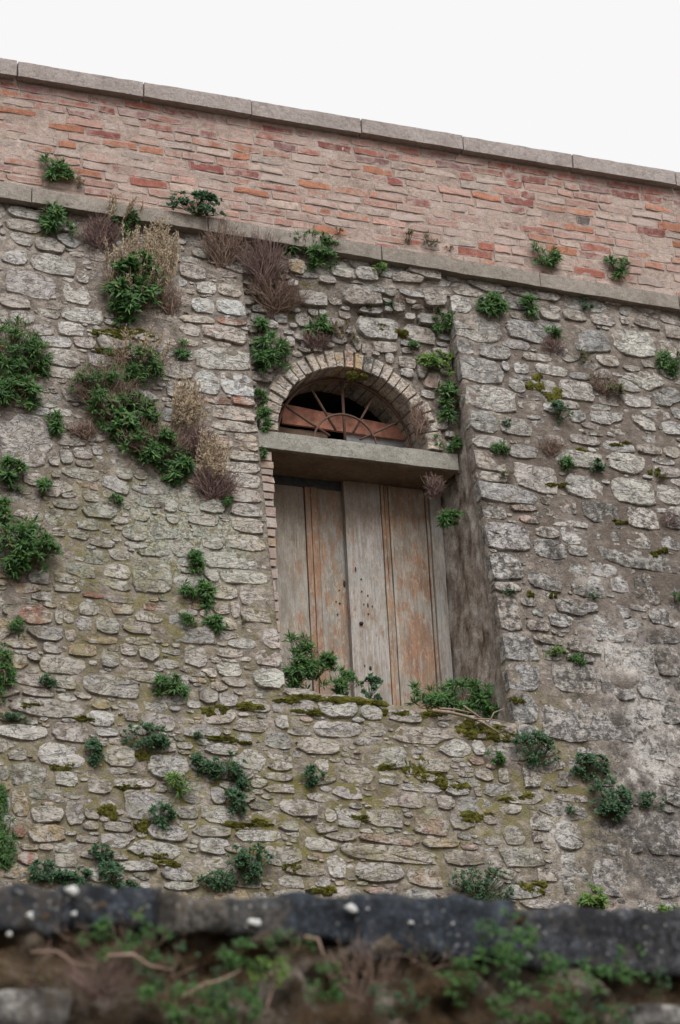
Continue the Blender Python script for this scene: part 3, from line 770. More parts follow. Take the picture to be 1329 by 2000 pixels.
for s in st:
    u, v = s['u'], s['v']; z = 8+v/kb
    if in_recess(u, v): continue
    nb = [m for m in around(u, v, s['a']*1.2, s['b']*1.2) if m is not s]
    n = 24 if s['a']*s['b'] > .012 else (16 if s['traced'] else 12)
    ring = outline(s, nb, n)
    umin = umax = vmax = None
    if v > v_sill(u)+.03 or u < XL or u > XR:
        if u < XL: umax = XL+.006
        elif u > XR: umin = XR-.006
    else: vmax = v_sill(u)+.01
    vmax = min(vmax if vmax is not None else 9, (10.36-8)*kb)
    flat = (u < XL and 6.9 < z < 8.6)
    H = (rng.uniform(.012, .026) if s['traced'] else rng.uniform(.004, .016))*(.85 if flat else 1)
    if u > 1.2 and z < 6.5: H *= .35
    if u > 1.6 and 6.4 < z < 8.2: H *= .5
    c, dk = region_tone(s, u, z)
    g = stone_geo(FF, s, ring, H, umin, umax, vmax)
    area = sum(math.hypot(*q) for q in ring)/len(ring)
    items.append((area, g, c, dk, s, len(ring)))
items.sort(key=lambda q: -q[0])
rest = MB()
in_view = lambda s: abs(s['u']-.05) < 3.15 and s['v'] > (4.85-8)*kb
cnt = 0
for (area, (v, f), c, dk, s, nr) in items:
    tn = tuple(c)+(dk,); tl = rim(len(v), nr, tn)
    if in_view(s) and cnt < 268:
        cnt += 1
        mesh('stone', v, f, STONE, WALL, tl, sharp=32, label={'W': 'white squared stone at the foot of the left jamb'}.get(s['tone']))
    else: rest.add(v, f, tl)
# stones of the recessed back wall over the arch
stb = [shape(s) for s in dedupe(collect(TRB, FB, lambda x, y: onY(x, y, -.02)))]
for _ in range(1500):
    u, v = rng.uniform(XL+.04, XR-.04), rng.uniform(-.4, .88); a = rng.uniform(.03, .07); b = a*rng.uniform(.4, .7)
    if math.hypot(u-AX, v+9.2-AZ) < AR+.19: continue
    if any(dist(s, u, v) < 1.15 or dist(s, u+a*.8, v) < 1 or dist(s, u-a*.8, v) < 1 or dist(s, u, v+b*.8) < 1 or dist(s, u, v-b*.8) < 1 for s in stb): continue
    stb.append(shape(dict(u=u, v=v, a=a, b=b, tone=rng.choice('wwgl'), traced=False)))
for s in stb:
    if math.hypot(s['u']-AX, s['v']+9.2-AZ) < AR+.17: continue
    if not XL+.02 < s['u'] < XR-.02: continue
    ring = outline(s, [m for m in stb if m is not s and abs(m['u']-s['u']) < .5 and abs(m['v']-s['v']) < .4], 16 if s['traced'] else 10)
    v, f = stone_geo(FB, s, ring, rng.uniform(.018, .035), XL, XR)
    q = max(0, min(1, (s['v']+9.2-9.82)/.3)); v = [p-np.array([0, .08*q*q*(3-2*q), 0]) for p in v]
    c = np.clip(np.array(T[s['tone']])*rng.uniform(.85, 1.1), .05, .6); tn = tuple(c)+(.15,)
    if s['traced'] and cnt < 299: cnt += 1; mesh('stone', v, f, STONE, WALL, rim(len(v), len(ring), tn), sharp=32)
    else: rest.add(v, f, rim(len(v), len(ring), tn))
rest.build('small_stones', STONE, WALL, kind='stuff', sharp=32)

# arch bricks (voussoirs) with the fan light's soffit between them
NV = 27
for k in range(NV):
    a0 = math.pi*(k+.06+rng.uniform(-.05, .05))/NV; a1 = math.pi*(k+.94+rng.uniform(-.05, .05))/NV
    r0 = AR+rng.uniform(-.006, .006); r1 = AR+.135+rng.uniform(-.022, .02); y0 = -.030+rng.uniform(-.010, .008); y1 = .46
    v = []
    for y in (y0, y0+.012, y1):
        e = .006 if y == y0 else 0
        for (r, a) in ((r0+e, a0+e), (r0+e, a1-e), (r1-e, a1-e), (r1-e, a0+e)):
            v.append((AX+r*math.cos(a)+rng.uniform(-.003, .003), y+rng.uniform(-.003, .003), AZ+r*math.sin(a)+rng.uniform(-.003, .003)))
    f = [(0,1,2,3)]
    for q in (0, 4):
        for i in range(4): f.append((q+i, q+4+i, q+4+(i+1) % 4, q+(i+1) % 4))
    f.append((8, 11, 10, 9))
    t = {12: 'o', 14: 'o', 11: 'd'}.get(k, rng.choice('lwwwp' if k > 10 else 'wwwg'))
    tn = tuple(np.array(T[t])*rng.uniform(1.15, 1.5)*np.array([1.02, .97, .91]))+(.04 if t != 'd' else .8,)
    mesh('arch_brick', v, f, STONE, WALL, [tn]*12, smooth=False)
# mortar ring behind and between the arch bricks
v = []; f = []
for k in range(41):
    a = math.pi*k/40
    for (r, y) in ((AR+.012, .47), (AR+.012, -.012), (AR+.155, -.012)):
        v.append((AX+r*math.cos(a), y+.004*fbm(a*9, r*9, 0, 3), AZ+r*math.sin(a)))
for k in range(40):
    for q in range(2): f.append((k*3+q, (k+1)*3+q, (k+1)*3+q+1, k*3+q+1))
mesh('arch_mortar', v, f, MORTAR, WALL)

# brick jamb left of the door
nb_ = 0
z = 6.36
while z < 8.57:
    h = rng.uniform(.055, .11); h = min(h, 8.595-z)
    t = rng.choice('pwwow'); tn = tuple(np.array(T[t])*rng.uniform(.7, 1.1))+(rng.uniform(.1, .6),)
    g = rough_box(-.93, -.679+rng.uniform(-.020, .008), -.010+rng.uniform(-.010, .008), .2, z, z+h-.010, .06, .006, 9, z, .012)
    mesh('brick', g[0], g[1], BRICK, WALL, [tn]*len(g[0]), sharp=40); z += h

# lintel slab
v, f = rough_box(-.97, .889, -.035, .47, 8.604, 8.748, .035, .003, 7, 3.3, .006)
mesh('lintel', v, f, LINTEL, WALL, sharp=35, label='grey concrete lintel slab between the door and the fanlight')

v, f = rough_box(-.90, .87, .0, .43, 8.596, 8.6035, .05, .003, 7, 5.3, .001)
mesh('lintel_soffit', v, f, SOFFIT, WALL, sharp=35)

# ------------------------------------------------------------------ the door
def board(parent, x0, x1, y0, y1, z0, z1, tone, a=.5, name='board', step=.12, amp=.0025):
    g = rough_box(x0, x1, y0, y1, z0, z1, step, amp, 4, x0*7+y0, .004)
    return mesh(name, g[0], g[1], DOOR, parent, [tuple(tone)+(a,)]*len(g[0]), sharp=35)
GB = (.325, .28, .23); GL = (.365, .335, .31); BR = (.30, .18, .12)
zb = 6.60
def leaf(label, loc):
    o = empty('door_leaf', (loc[0], loc[1], loc[2]-2.6), WALL); o['label'] = label; return o
L1 = leaf('weathered left door leaf set behind, with a rusty brown batten', (-.30, .45, 6.7))
board(L1, -.675, -.255, .435, .47, zb, 8.52, GB, .35)
board(L1, -.25, -.205, .422, .47, zb, 8.52, BR, .8, 'batten'); board(L1, -.203, -.150, .415, .47, zb, 8.52, (.33, .22, .15), .9, 'batten')
board(L1, -.142, .10, .435, .47, zb, 8.52, (.29, .27, .235), .75)
L2 = leaf('weathered right door leaf overlapping the other, with keyhole and peeling orange paint', (.42, .38, 6.7))
y0 = .375
board(L2, .066, .378, y0, .43, zb, 8.592, GL, .4)
board(L2, .381, .408, y0-.012, .43, zb, 8.588, (.35, .25, .17), .9, 'batten'); board(L2, .411, .442, y0-.006, .43, zb, 8.588, (.31, .22, .16), .8, 'batten')
board(L2, .446, .470, y0-.014, .43, zb, 8.588, (.37, .31, .25), .6, 'batten')
board(L2, .474, .765, y0, .43, zb, 8.588, (.325, .27, .22), .85)
fr = empty('door_frame', (.83, .40, 6.7-2.6), WALL)
board(fr, .772, .795, y0-.010, .44, zb, 8.58, (.30, .23, .175), .7, 'bead'); board(fr, .799, .900, y0-.030, .46, zb, 8.60, GL, .12, 'post')
v, f = box(-.68, .90, .44, .50, 8.525, 8.602); mesh('header', v, f, DARKWOOD, fr, smooth=False)
def disc(px_, py_, rx_, rz_, name, mat, Y, dep=.006, n=10):
    c = onY(px_, py_, Y); vv = [(c[0]+rx_*math.cos(2*math.pi*k/n), Y, c[2]+rz_*math.sin(2*math.pi*k/n)) for k in range(n)]
    vv += [(c[0]+.7*rx_*math.cos(2*math.pi*k/n), Y-dep, c[2]+.7*rz_*math.sin(2*math.pi*k/n)) for k in range(n)]
    ff = [(k, (k+1) % n, n+(k+1) % n, n+k) for k in range(n)]+[tuple(range(n, 2*n))]
    return vv, ff
for (x, y, rx_, rz_, nm) in ((719, 1182, .006, .020, 'keyhole'), (706, 1218, .018, .017, 'knob'), (695, 1112, .006, .022, 'slot'), (706, 1131, .007, .007, 'nail_hole'), (707, 1155, .006, .006, 'nail_hole'),
        (719, 1163, .007, .007, 'nail_hole'), (711, 1180, .006, .006, 'nail_hole'), (728, 1184, .006, .006, 'nail_hole'), (720, 1199, .008, .006, 'nail_hole'), (724, 1305, .012, .018, 'slot'), (713, 1300, .005, .01, 'nail_hole')):
    v, f = disc(x, y, rx_, rz_, nm, BLACKIRON_HOLE_SHADE, y0-.0035, .016 if nm == 'knob' else .004)
    mesh(nm, v, f, BLACKIRON_HOLE_SHADE, L2)  # keyhole, slots, nail holes: raised discs, black colour stands for shade inside
for (x, y, rx_, rz_, nm) in ((663, 1153, .006, .006, 'nail_hole'), (657, 1175, .006, .005, 'nail_hole'), (664, 1178, .009, .006, 'nail_hole'), (660, 1200, .007, .006, 'nail_hole'), (673, 1140, .010, .03, 'latch')):
    v, f = disc(x, y, rx_, rz_, nm, BLACKIRON_HOLE_SHADE, .4315); mesh(nm, v, f, BLACKIRON_HOLE_SHADE, L1)

# ------------------------------------------------------------------ fanlight and what leans behind it
FANL = empty('fanlight', (0, .16, 8.75-2.6), WALL); FANL['label'] = 'rusty iron fan grille with five spokes in the arched opening'
FY = .17
hub = np.array(onY(675, 872, FY)); ra = .575; ri = .27
def arc(r, a0, a1, n, y): return [(hub[0]+r*math.cos(a0+(a1-a0)*k/n), y, hub[2]+r*math.sin(a0+(a1-a0)*k/n)*1.0) for k in range(n+1)]
v, f = tube(arc(ra, 0, math.pi, 40, FY), .013, 6); mesh('outer_arc', v, f, IRON, FANL)
v, f = tube(arc(ri, 0, math.pi, 26, FY-.012), .010, 6); mesh('inner_arc', v, f, IRON, FANL)
for dg in (30, 60, 90, 120, 150):
    a = math.radians(dg); d = np.array([math.cos(a), 0, math.sin(a)])
    v, f = tube([hub+d*(.02 if dg == 90 else .15), hub+d*ra], .013 if dg == 90 else .0105, 6); mesh('spoke', v, f, IRON, FANL)
v, f = rough_box(-.62, .62, FY-.02, FY+.03, 8.750, 8.775, .1, .003, 5, 1, .004); mesh('bottom_rail', v, f, IRON, FANL)
def leaning(name, pts, Y, th, mat, label, cat):
    P = [onY(x, y, Y) for (x, y) in pts]
    P[3][2] = max(P[3][2], 8.752); P[2][2] = max(P[2][2], 8.752)
    n = 10; vv = []; ff = []
    for side in (0, 1):
        for k in range(n+1):
            t = k/n; a = P[0]*(1-t)+P[1]*t; b = P[3]*(1-t)+P[2]*t
            for q, p in enumerate((a, b)):
                p = p.copy(); p[1] = Y+side*th; p[2] += .006*fbm(t*4, q*3+side, Y, 3); vv.append(p)
    m = 2*(n+1)
    for k in range(n):
        ff.append((2*k, 2*k+1, 2*k+3, 2*k+2)); ff.append((m+2*k, m+2*k+2, m+2*k+3, m+2*k+1))
        ff.append((2*k, 2*k+2, m+2*k+2, m+2*k)); ff.append((2*k+1, m+2*k+1, m+2*k+3, 2*k+3))
    ff += [(0, m, m+1, 1), (2*n, 2*n+1, m+2*n+1, m+2*n)]
    c = sum(P)/4
    o = mesh(name, vv, ff, mat, None, smooth=False); return tag(o, label, cat)
leaning('red_board', [(552, 788), (800, 836), (806, 862), (552, 826)], .30, .025, REDWOOD, 'faded red painted board lying across behind the rusty fan grille', 'board')
leaning('grey_board', [(676, 832), (806, 856), (806, 885), (676, 885)], .335, .02, GREYWOOD, 'grey board standing behind the foot of the fan grille spokes', 'board')
leaning('brown_board', [(538, 832), (640, 846), (640, 880), (538, 872)], .335, .02, BROWNWOOD, 'dull brown board standing low behind the grille, below the red board', 'board')
# ------------------------------------------------------------------ brick parapet with ledge and coping
def line(p0, p1, Y):
    a, b = onY(*p0, Y), onY(*p1, Y); k = (b[2]-a[2])/(b[0]-a[0])
    return lambda x: a[2]+k*(x-a[0])
LY, CY, BY = -.145, -.13, -.055
led_t, led_b = line((0, 357), (1329, 575), LY), line((0, 384), (1329, 604), LY)
cop_t, cop_b = line((0, 114), (1329, 335), CY), line((0, 142), (1329, 362), CY)
PAR = tag(empty('brick_parapet', (0, .1, 10.4)), 'weathered red brick parapet capped with pale slabs above the stone wall', 'parapet')
xb0, xb1 = -6.2, 6.4
v = []; f = []; xs = np.arange(xb0, xb1, .035); N = 36
for i, x in enumerate(xs):
    for j in range(N+1):
        t = j/N; z = led_b(x)*(1-t)+(cop_b(x)+.04)*t
        v.append((x, BY+.003-.007*fbm(x*4, z*4, 0, 4)-.006*fbm(x*14, z*14, 3, 3), z))
for i in range(len(xs)-1):
    for j in range(N):
        a = i*(N+1)+j; f.append((a, a+N+1, a+N+2, a+1))
mesh('mortar', v, f, PMORT, PAR)
v, f = box(xb0, xb1, BY+.05, .42, 10.2, 11.4); mesh('parapet_core', v, f, PMORT, PAR, smooth=False)
# ledge slabs and coping slabs
cuts = [-6.2, -4.6, -2.62, -1.2, .28, 1.72, 3.05, 4.5, 6.4]
for a, b in zip(cuts[:-1], cuts[1:]):
    za, zb_ = led_b(a), led_b(b); m = min(za, zb_); h = led_t(0)-led_b(0)
    g = rough_box(a+.003, b-.003, LY+rng.uniform(-.006, .006), .12, m, m+h, .05, .005, 5, a, .009, (za-m, zb_-m))
    # tilt only lifts; lower edge follows as well
    mesh('ledge_slab', g[0], g[1], LEDGE, PAR, sharp=35)
jx = [onY(x, y, CY)[0] for x, y in ((35, 121), (281, 163), (492, 204), (706, 238), (905, 275), (1118, 305), (1319, 335))]
cc = [-6.2, -5.3, -4.45, jx[0]-.88]+jx+[jx[-1]+.85, jx[-1]+1.7, 6.4]
for a, b in zip(cc[:-1], cc[1:]):
    za, zb_ = cop_b(a), cop_b(b); m = min(za, zb_); h = cop_t(0)-cop_b(0)
    g = rough_box(a+.005, b-.005, CY+rng.uniform(-.008, .006), .5, m, m+h+rng.uniform(-.004, .004), .04, .003, 6, a, .006, (za-m, zb_-m))
    mesh('coping_slab', g[0], g[1], COPING, PAR, sharp=35)
# bricks
ROWS = 13
def brick_geo(xa, xb, za, zb_, slope, proud):
    n = []
    L, Hh = xb-xa, zb_-za; cx, cz = (xa+xb)/2, (za+zb_)/2
    pts = []
    for (u, w_) in ((-.5, -.5), (-.2, -.5), (.15, -.5), (.5, -.5), (.5, .5), (.2, .5), (-.15, .5), (-.5, .5)):
        pts.append((u*L+rng.uniform(-.007, .007), w_*Hh+rng.uniform(-.0065, .0065)))
    for q in (0, 3, 4, 7):
        if rng.random() < .35: pts[q] = (pts[q][0]*rng.uniform(.86, .98), pts[q][1]*rng.uniform(.6, .95))
    v = []; tx, tz = rng.uniform(-.02, .02), rng.uniform(-.08, .08)
    for (ins, h) in ((0, -.03), (.001, proud*.6), (.013, proud)):
        for (dx, dz) in pts:
            q = 1-ins*2/L; r_ = 1-ins*2/Hh
            x = cx+dx*q; v.append((x, BY-h-(tx*dx+tz*dz)*(h > 0)-rng.uniform(0, .002), cz+dz*r_+slope*dx))
    f = []
    for k in range(2):
        for i in range(8): f.append((k*8+i, k*8+(i+1) % 8, k*8+8+(i+1) % 8, k*8+8+i))
    f.append(tuple(range(16, 24)))
    return v, f
BT = {'deep': (.235, .085, .072), 'red': (.31, .12, .09), 'orange': (.36, .165, .105), 'pink': (.42, .26, .215), 'pale': (.43, .335, .285), 'grey': (.34, .285, .25), 'purple': (.25, .135, .13), 'dark': (.13, .11, .105)}
slope = (led_t(1)-led_t(0)+cop_b(1)-cop_b(0))/2
bricks = []
for r in range(ROWS):
    t0, t1 = (r+.11)/ROWS, (r+.89)/ROWS
    x = xb0+rng.uniform(-.3, 0)
    while x < xb1:
        L = rng.choice([.27, .28, .29, .29, .30, .30, .31, .135, .145, .20, .24]); g = rng.uniform(.010, .020)
        xm = x+L/2
        lo, hi = led_t(xm)+.004, cop_b(xm)-.012
        za, zb_ = lo+(hi-lo)*t0, lo+(hi-lo)*t1
        top = r >= ROWS-3
        if r >= ROWS-2: t = rng.choice(['deep', 'red', 'red', 'deep', 'orange', 'purple', 'pink', 'red'])
        elif top: t = rng.choice(['deep', 'red', 'orange', 'pink', 'pale', 'purple', 'pink', 'grey'])
        else: t = rng.choice(['pink', 'pink', 'pink', 'orange', 'red', 'pale', 'pale', 'grey', 'pink', 'deep', 'orange', 'pale'])
        if rng.random() < .012: t = 'dark'
        smear = rng.uniform(-.25, .3) if top else rng.choice([rng.uniform(-.5, -.1), rng.uniform(.1, .6), rng.uniform(.1, .5), rng.uniform(-.1, .3)])
        if t in ('red', 'orange') and not top: smear -= .15
        if not (rng.random() < .05 and not top):
            bricks.append((xm, brick_geo(x, x+L, za+rng.uniform(-.006, .006), zb_+rng.uniform(-.006, .006), slope, rng.uniform(-.001, .004)), tuple(np.array(BT[t])*rng.uniform(.85, 1.12))+(smear,)))
        x += L+g
rest = MB(); n_ = 0
def bt(tn): return [tn[:3]+(min(.8, tn[3]+(rng.uniform(.15, .75) if i < 16 else rng.uniform(-.08, .12))),) for i in range(24)]
for xm, (v, f), tn in sorted(bricks, key=lambda q: abs(q[0]-.15)):
    if abs(xm-.15) < 3.25 and n_ < 300:
        n_ += 1; mesh('brick', v, f, BRICK, PAR, bt(tn), smooth=False)
    else: rest.add(v, f, bt(tn))
rest.build('outer_bricks', BRICK, PAR, smooth=False, kind='stuff')

# ------------------------------------------------------------------ moss cushions on the stone wall
def moss_pad(cx, cy, w_, h_, unp=onF, out=(0, -1, .14)):
    c = unp(cx, cy); a = w_/2/235; b = h_/2/235; v = []; f = []; n = 16; L = 4; sd_ = rng.uniform(0, 99)
    for k in range(L+1):
        q = 1-k/L*.98
        for i in range(n):
            an = 2*math.pi*i/n; r = q*(1+.7*fbm(math.cos(an)*1.9+sd_, math.sin(an)*1.9, 0, 4))
            h = (.024*math.sqrt(max(0, 1-q*q))+.018*fbm(an*3, q*6, sd_, 3)) if k else -.02
            v.append((c[0]+a*r*math.cos(an), c[1]+out[1]*h, c[2]+b*r*math.sin(an)+out[2]*h))
    for k in range(L):
        for i in range(n): f.append((k*n+i, k*n+(i+1) % n, (k+1)*n+(i+1) % n, (k+1)*n+i))
    f.append(tuple(L*n+i for i in range(n)))
    return v, f
mm = MB()
for q in ((215, 655, 80, 16), (275, 660, 60, 18), (215, 690, 60, 18), (1052, 748, 40, 30), (1075, 775, 55, 30), (285, 1478, 30, 26), (440, 1447, 105, 14), (275, 1616, 28, 22), (300, 1672, 60, 12), (205, 1590, 40, 26),
        (815, 1500, 62, 30), (845, 1522, 50, 22), (905, 1422, 50, 16), (1080, 1165, 20, 11), (1034, 1164, 20, 12), (1292, 1078, 36, 14), (690, 1372, 110, 16), (770, 1395, 60, 14), (740, 642, 34, 12), (790, 655, 30, 14), (700, 735, 40, 14),
        (1130, 880, 40, 10), (1275, 925, 26, 12), (1200, 870, 60, 9), (1090, 950, 50, 9), (1210, 1020, 30, 10), (420, 1390, 40, 18), (500, 1380, 60, 16), (245, 1540, 50, 10), (1015, 1370, 30, 14), (640, 1740, 60, 14), (700, 1600, 40, 12),
        (930, 1600, 70, 20), (1010, 1560, 60, 16), (570, 1700, 40, 20), (1040, 1735, 70, 24), (160, 1405, 40, 10), (60, 1380, 60, 12), (560, 1365, 60, 14), (880, 1540, 60, 16), (620, 1368, 90, 14), (830, 1398, 70, 20), (940, 1425, 80, 26), (985, 1440, 50, 20), (250, 650, 70, 14), (600, 1395, 60, 14), (750, 1500, 50, 16), (330, 1690, 50, 14), (480, 1610, 70, 12), (120, 1500, 40, 14)):
    unp = onF if not (q[1] < 760 and 560 < q[0] < 860) else (lambda x, y: onY(x, y, -.01))
    for k in range(5):
        mm.add(*moss_pad(q[0]+rng.uniform(-.42, .42)*q[2], q[1]+rng.uniform(-.4, .4)*q[3], q[2]*rng.uniform(.3, .7), q[3]*rng.uniform(.5, 1.15), unp=unp))
mm.build('moss', MOSS, WALL, kind='stuff')

# ------------------------------------------------------------------ low wall near the camera
GY = -9.08
LOW = tag(empty('low_wall', (-4, GY+.2, 0)), 'low old wall with a black lichened top in front of the tall wall, out of focus', 'wall')
def gz(x, y): return onY(x, y, GY)
caps = [(-260, 122, 1717, 1812, (.030, .034, .042), .45), (120, 316, 1722, 1806, (.028, .033, .042), .4), (312, 445, 1745, 1822, (.055, .05, .044), .9), (440, 566, 1748, 1830, (.045, .045, .046), .9),
        (560, 690, 1740, 1838, (.028, .034, .044), .5), (686, 1004, 1742, 1866, (.030, .036, .046), .4), (1000, 1244, 1766, 1888, (.034, .036, .042), .5), (1240, 1700, 1776, 1900, (.036, .037, .041), .55)]
for (x0, x1, y0_, y1_, c, a) in caps:
    p, q = gz(x0, y0_), gz(x1, y0_+(x1-x0)*.04); b = gz(x0, y1_)
    g = rough_box(p[0]-.004, q[0]+.004, GY+rng.uniform(-.012, .012), GY+.42, b[2], p[2], .020, .016, 9, 4.4, .022)
    mesh('cap_stone', g[0], g[1], CAPM, LOW, [tuple(1.15*q_ for q_ in c)+(a,)]*len(g[0]))
for (x0, x1) in ((-9.5, gz(-262, 1700)[0]), (gz(1702, 1700)[0], 2.)):
    g = rough_box(x0, x1, GY, GY+.42, 2.88, 3.04, .12, .014, 8, x0, .03); mesh('cap_stone', g[0], g[1], CAPM, LOW, [(.035, .036, .042, .4)]*len(g[0]))
WHITE = mat_plain('white_lichen', (.50, .50, .485), .2, 60)
# the rough earthy face under the cap
v = []; f = []
xs = np.concatenate([np.linspace(-9.5, -5.5, 12)[:-1], np.arange(-5.5, -2.6, .018), np.linspace(-2.5, 2, 12)]); zs = np.concatenate([np.linspace(-.1, 2.3, 14)[:-1], np.arange(2.3, 3.0, .018)])
for z in zs:
    for x in xs:
        d = .08*fbm(x*3, z*5, 2, 4)+.06*fbm(x*8, z*11, 7, 5)
        v.append((x, GY+.05-d-(.10*max(0, min(1, (2.80-z)/.25)))-.12*max(0, 2.5-z), z))
for j in range(len(zs)-1):
    for i in range(len(xs)-1):
        a = j*len(xs)+i; f.append((a, a+1, a+1+len(xs), a+len(xs)))
mesh('earth_face', v, f, EARTH, LOW)
v, f = box(-9.5, 2, GY+.12, GY+.42, -.1, 2.95); mesh('wall_core', v, f, EARTH, LOW, smooth=False)
for (cx, cy, w_, h_, tn) in ((40, 1975, 170, 70, 'g'), (1300, 1990, 120, 50, 'g')):
    c = onY(cx, cy, GY-.06); fr_ = Frame((0, GY-.04-.12*max(0, 2.72-c[2]), 0), (1, 0, 0), (0, 0, 1), (0, -1, 0))
    s = shape(dict(u=c[0], v=c[2], a=w_/2/640, b=h_/2/640, tone=tn, traced=True))
    v, f = stone_geo(fr_, s, outline(s, [], 16), .05); mesh('stone', v, f, STONE, LOW, [tuple(np.array(T[tn])*.62)+(.55,)]*len(v))
for (cx, cy, r, sq) in ((500, 1790, .017, 1.7), (688, 1762, .017, 1.9), (143, 1727, .022, 1.2), (805, 1790, .009, 1.2), (145, 1773, .010, 1.2), (886, 1792, .006, 1), (720, 1763, .006, 1), (60, 1776, .016, 1.2), (20, 1812, .013, 1)):
    c = onY(cx, cy+12, GY-.019); vv, ff = [], []
    for k in range(4):
        for i in range(10):
            an = 2*math.pi*i/10; q = (1, .95, .6, .1)[k]; rr = .6*r*q*(1+.7*fbm(math.cos(an)*1.5, math.sin(an)*1.5, cx, 3))
            xx, zz = rr*sq*math.cos(an), rr*math.sin(an); vv.append((c[0]+xx+.35*zz, c[1]+(.010, .0, -.002, -.002)[k], c[2]+zz-.35*xx))
    for k in range(3):
        for i in range(10): ff.append((k*10+i, k*10+(i+1) % 10, k*10+10+(i+1) % 10, k*10+10+i))
    mesh('white_lichen', vv, ff, WHITE, LOW)

# ------------------------------------------------------------------ plants
def nrm(a): return a/(np.linalg.norm(a)+1e-9)
def add_leaf(mb, p, d, n, L, W, droop=.25, wide=.5):
    d = nrm(d); s = np.cross(d, n); s = nrm(s); n = nrm(np.cross(s, d))
    m = p+d*L*wide+n*L*.08; tip = p+d*L*(1-.12*droop)-n*L*droop*.6
    v = [p+s*W*.12, p-s*W*.12, m+s*W*.5-n*W*.1, m-s*W*.5-n*W*.1, m+n*W*.05, tip]
    mb.add(v, [(0, 4, 2), (0, 1, 4), (1, 3, 4), (2, 4, 5), (4, 3, 5)])
def rv(): return np.array([nrng.normal(), nrng.normal(), nrng.normal()])
KIND = dict(  # leaf material, leaf length and width in metres, tips per photo area, leaves per tip, droop
    leafy=(LEAF, .078, .0155, 1/150., 13, .5), ivy=(IVY, .030, .016, 1/62., 11, .25), bright=(BRIGHT, .062, .017, 1/150., 11, .4),
    olive=(OLIVE, .050, .010, 1/170., 9, .3), fern=(BRIGHT, .085, .012, 1/200., 10, .6), grass=(STRAW, .10, .006, 1/220., 7, .5))
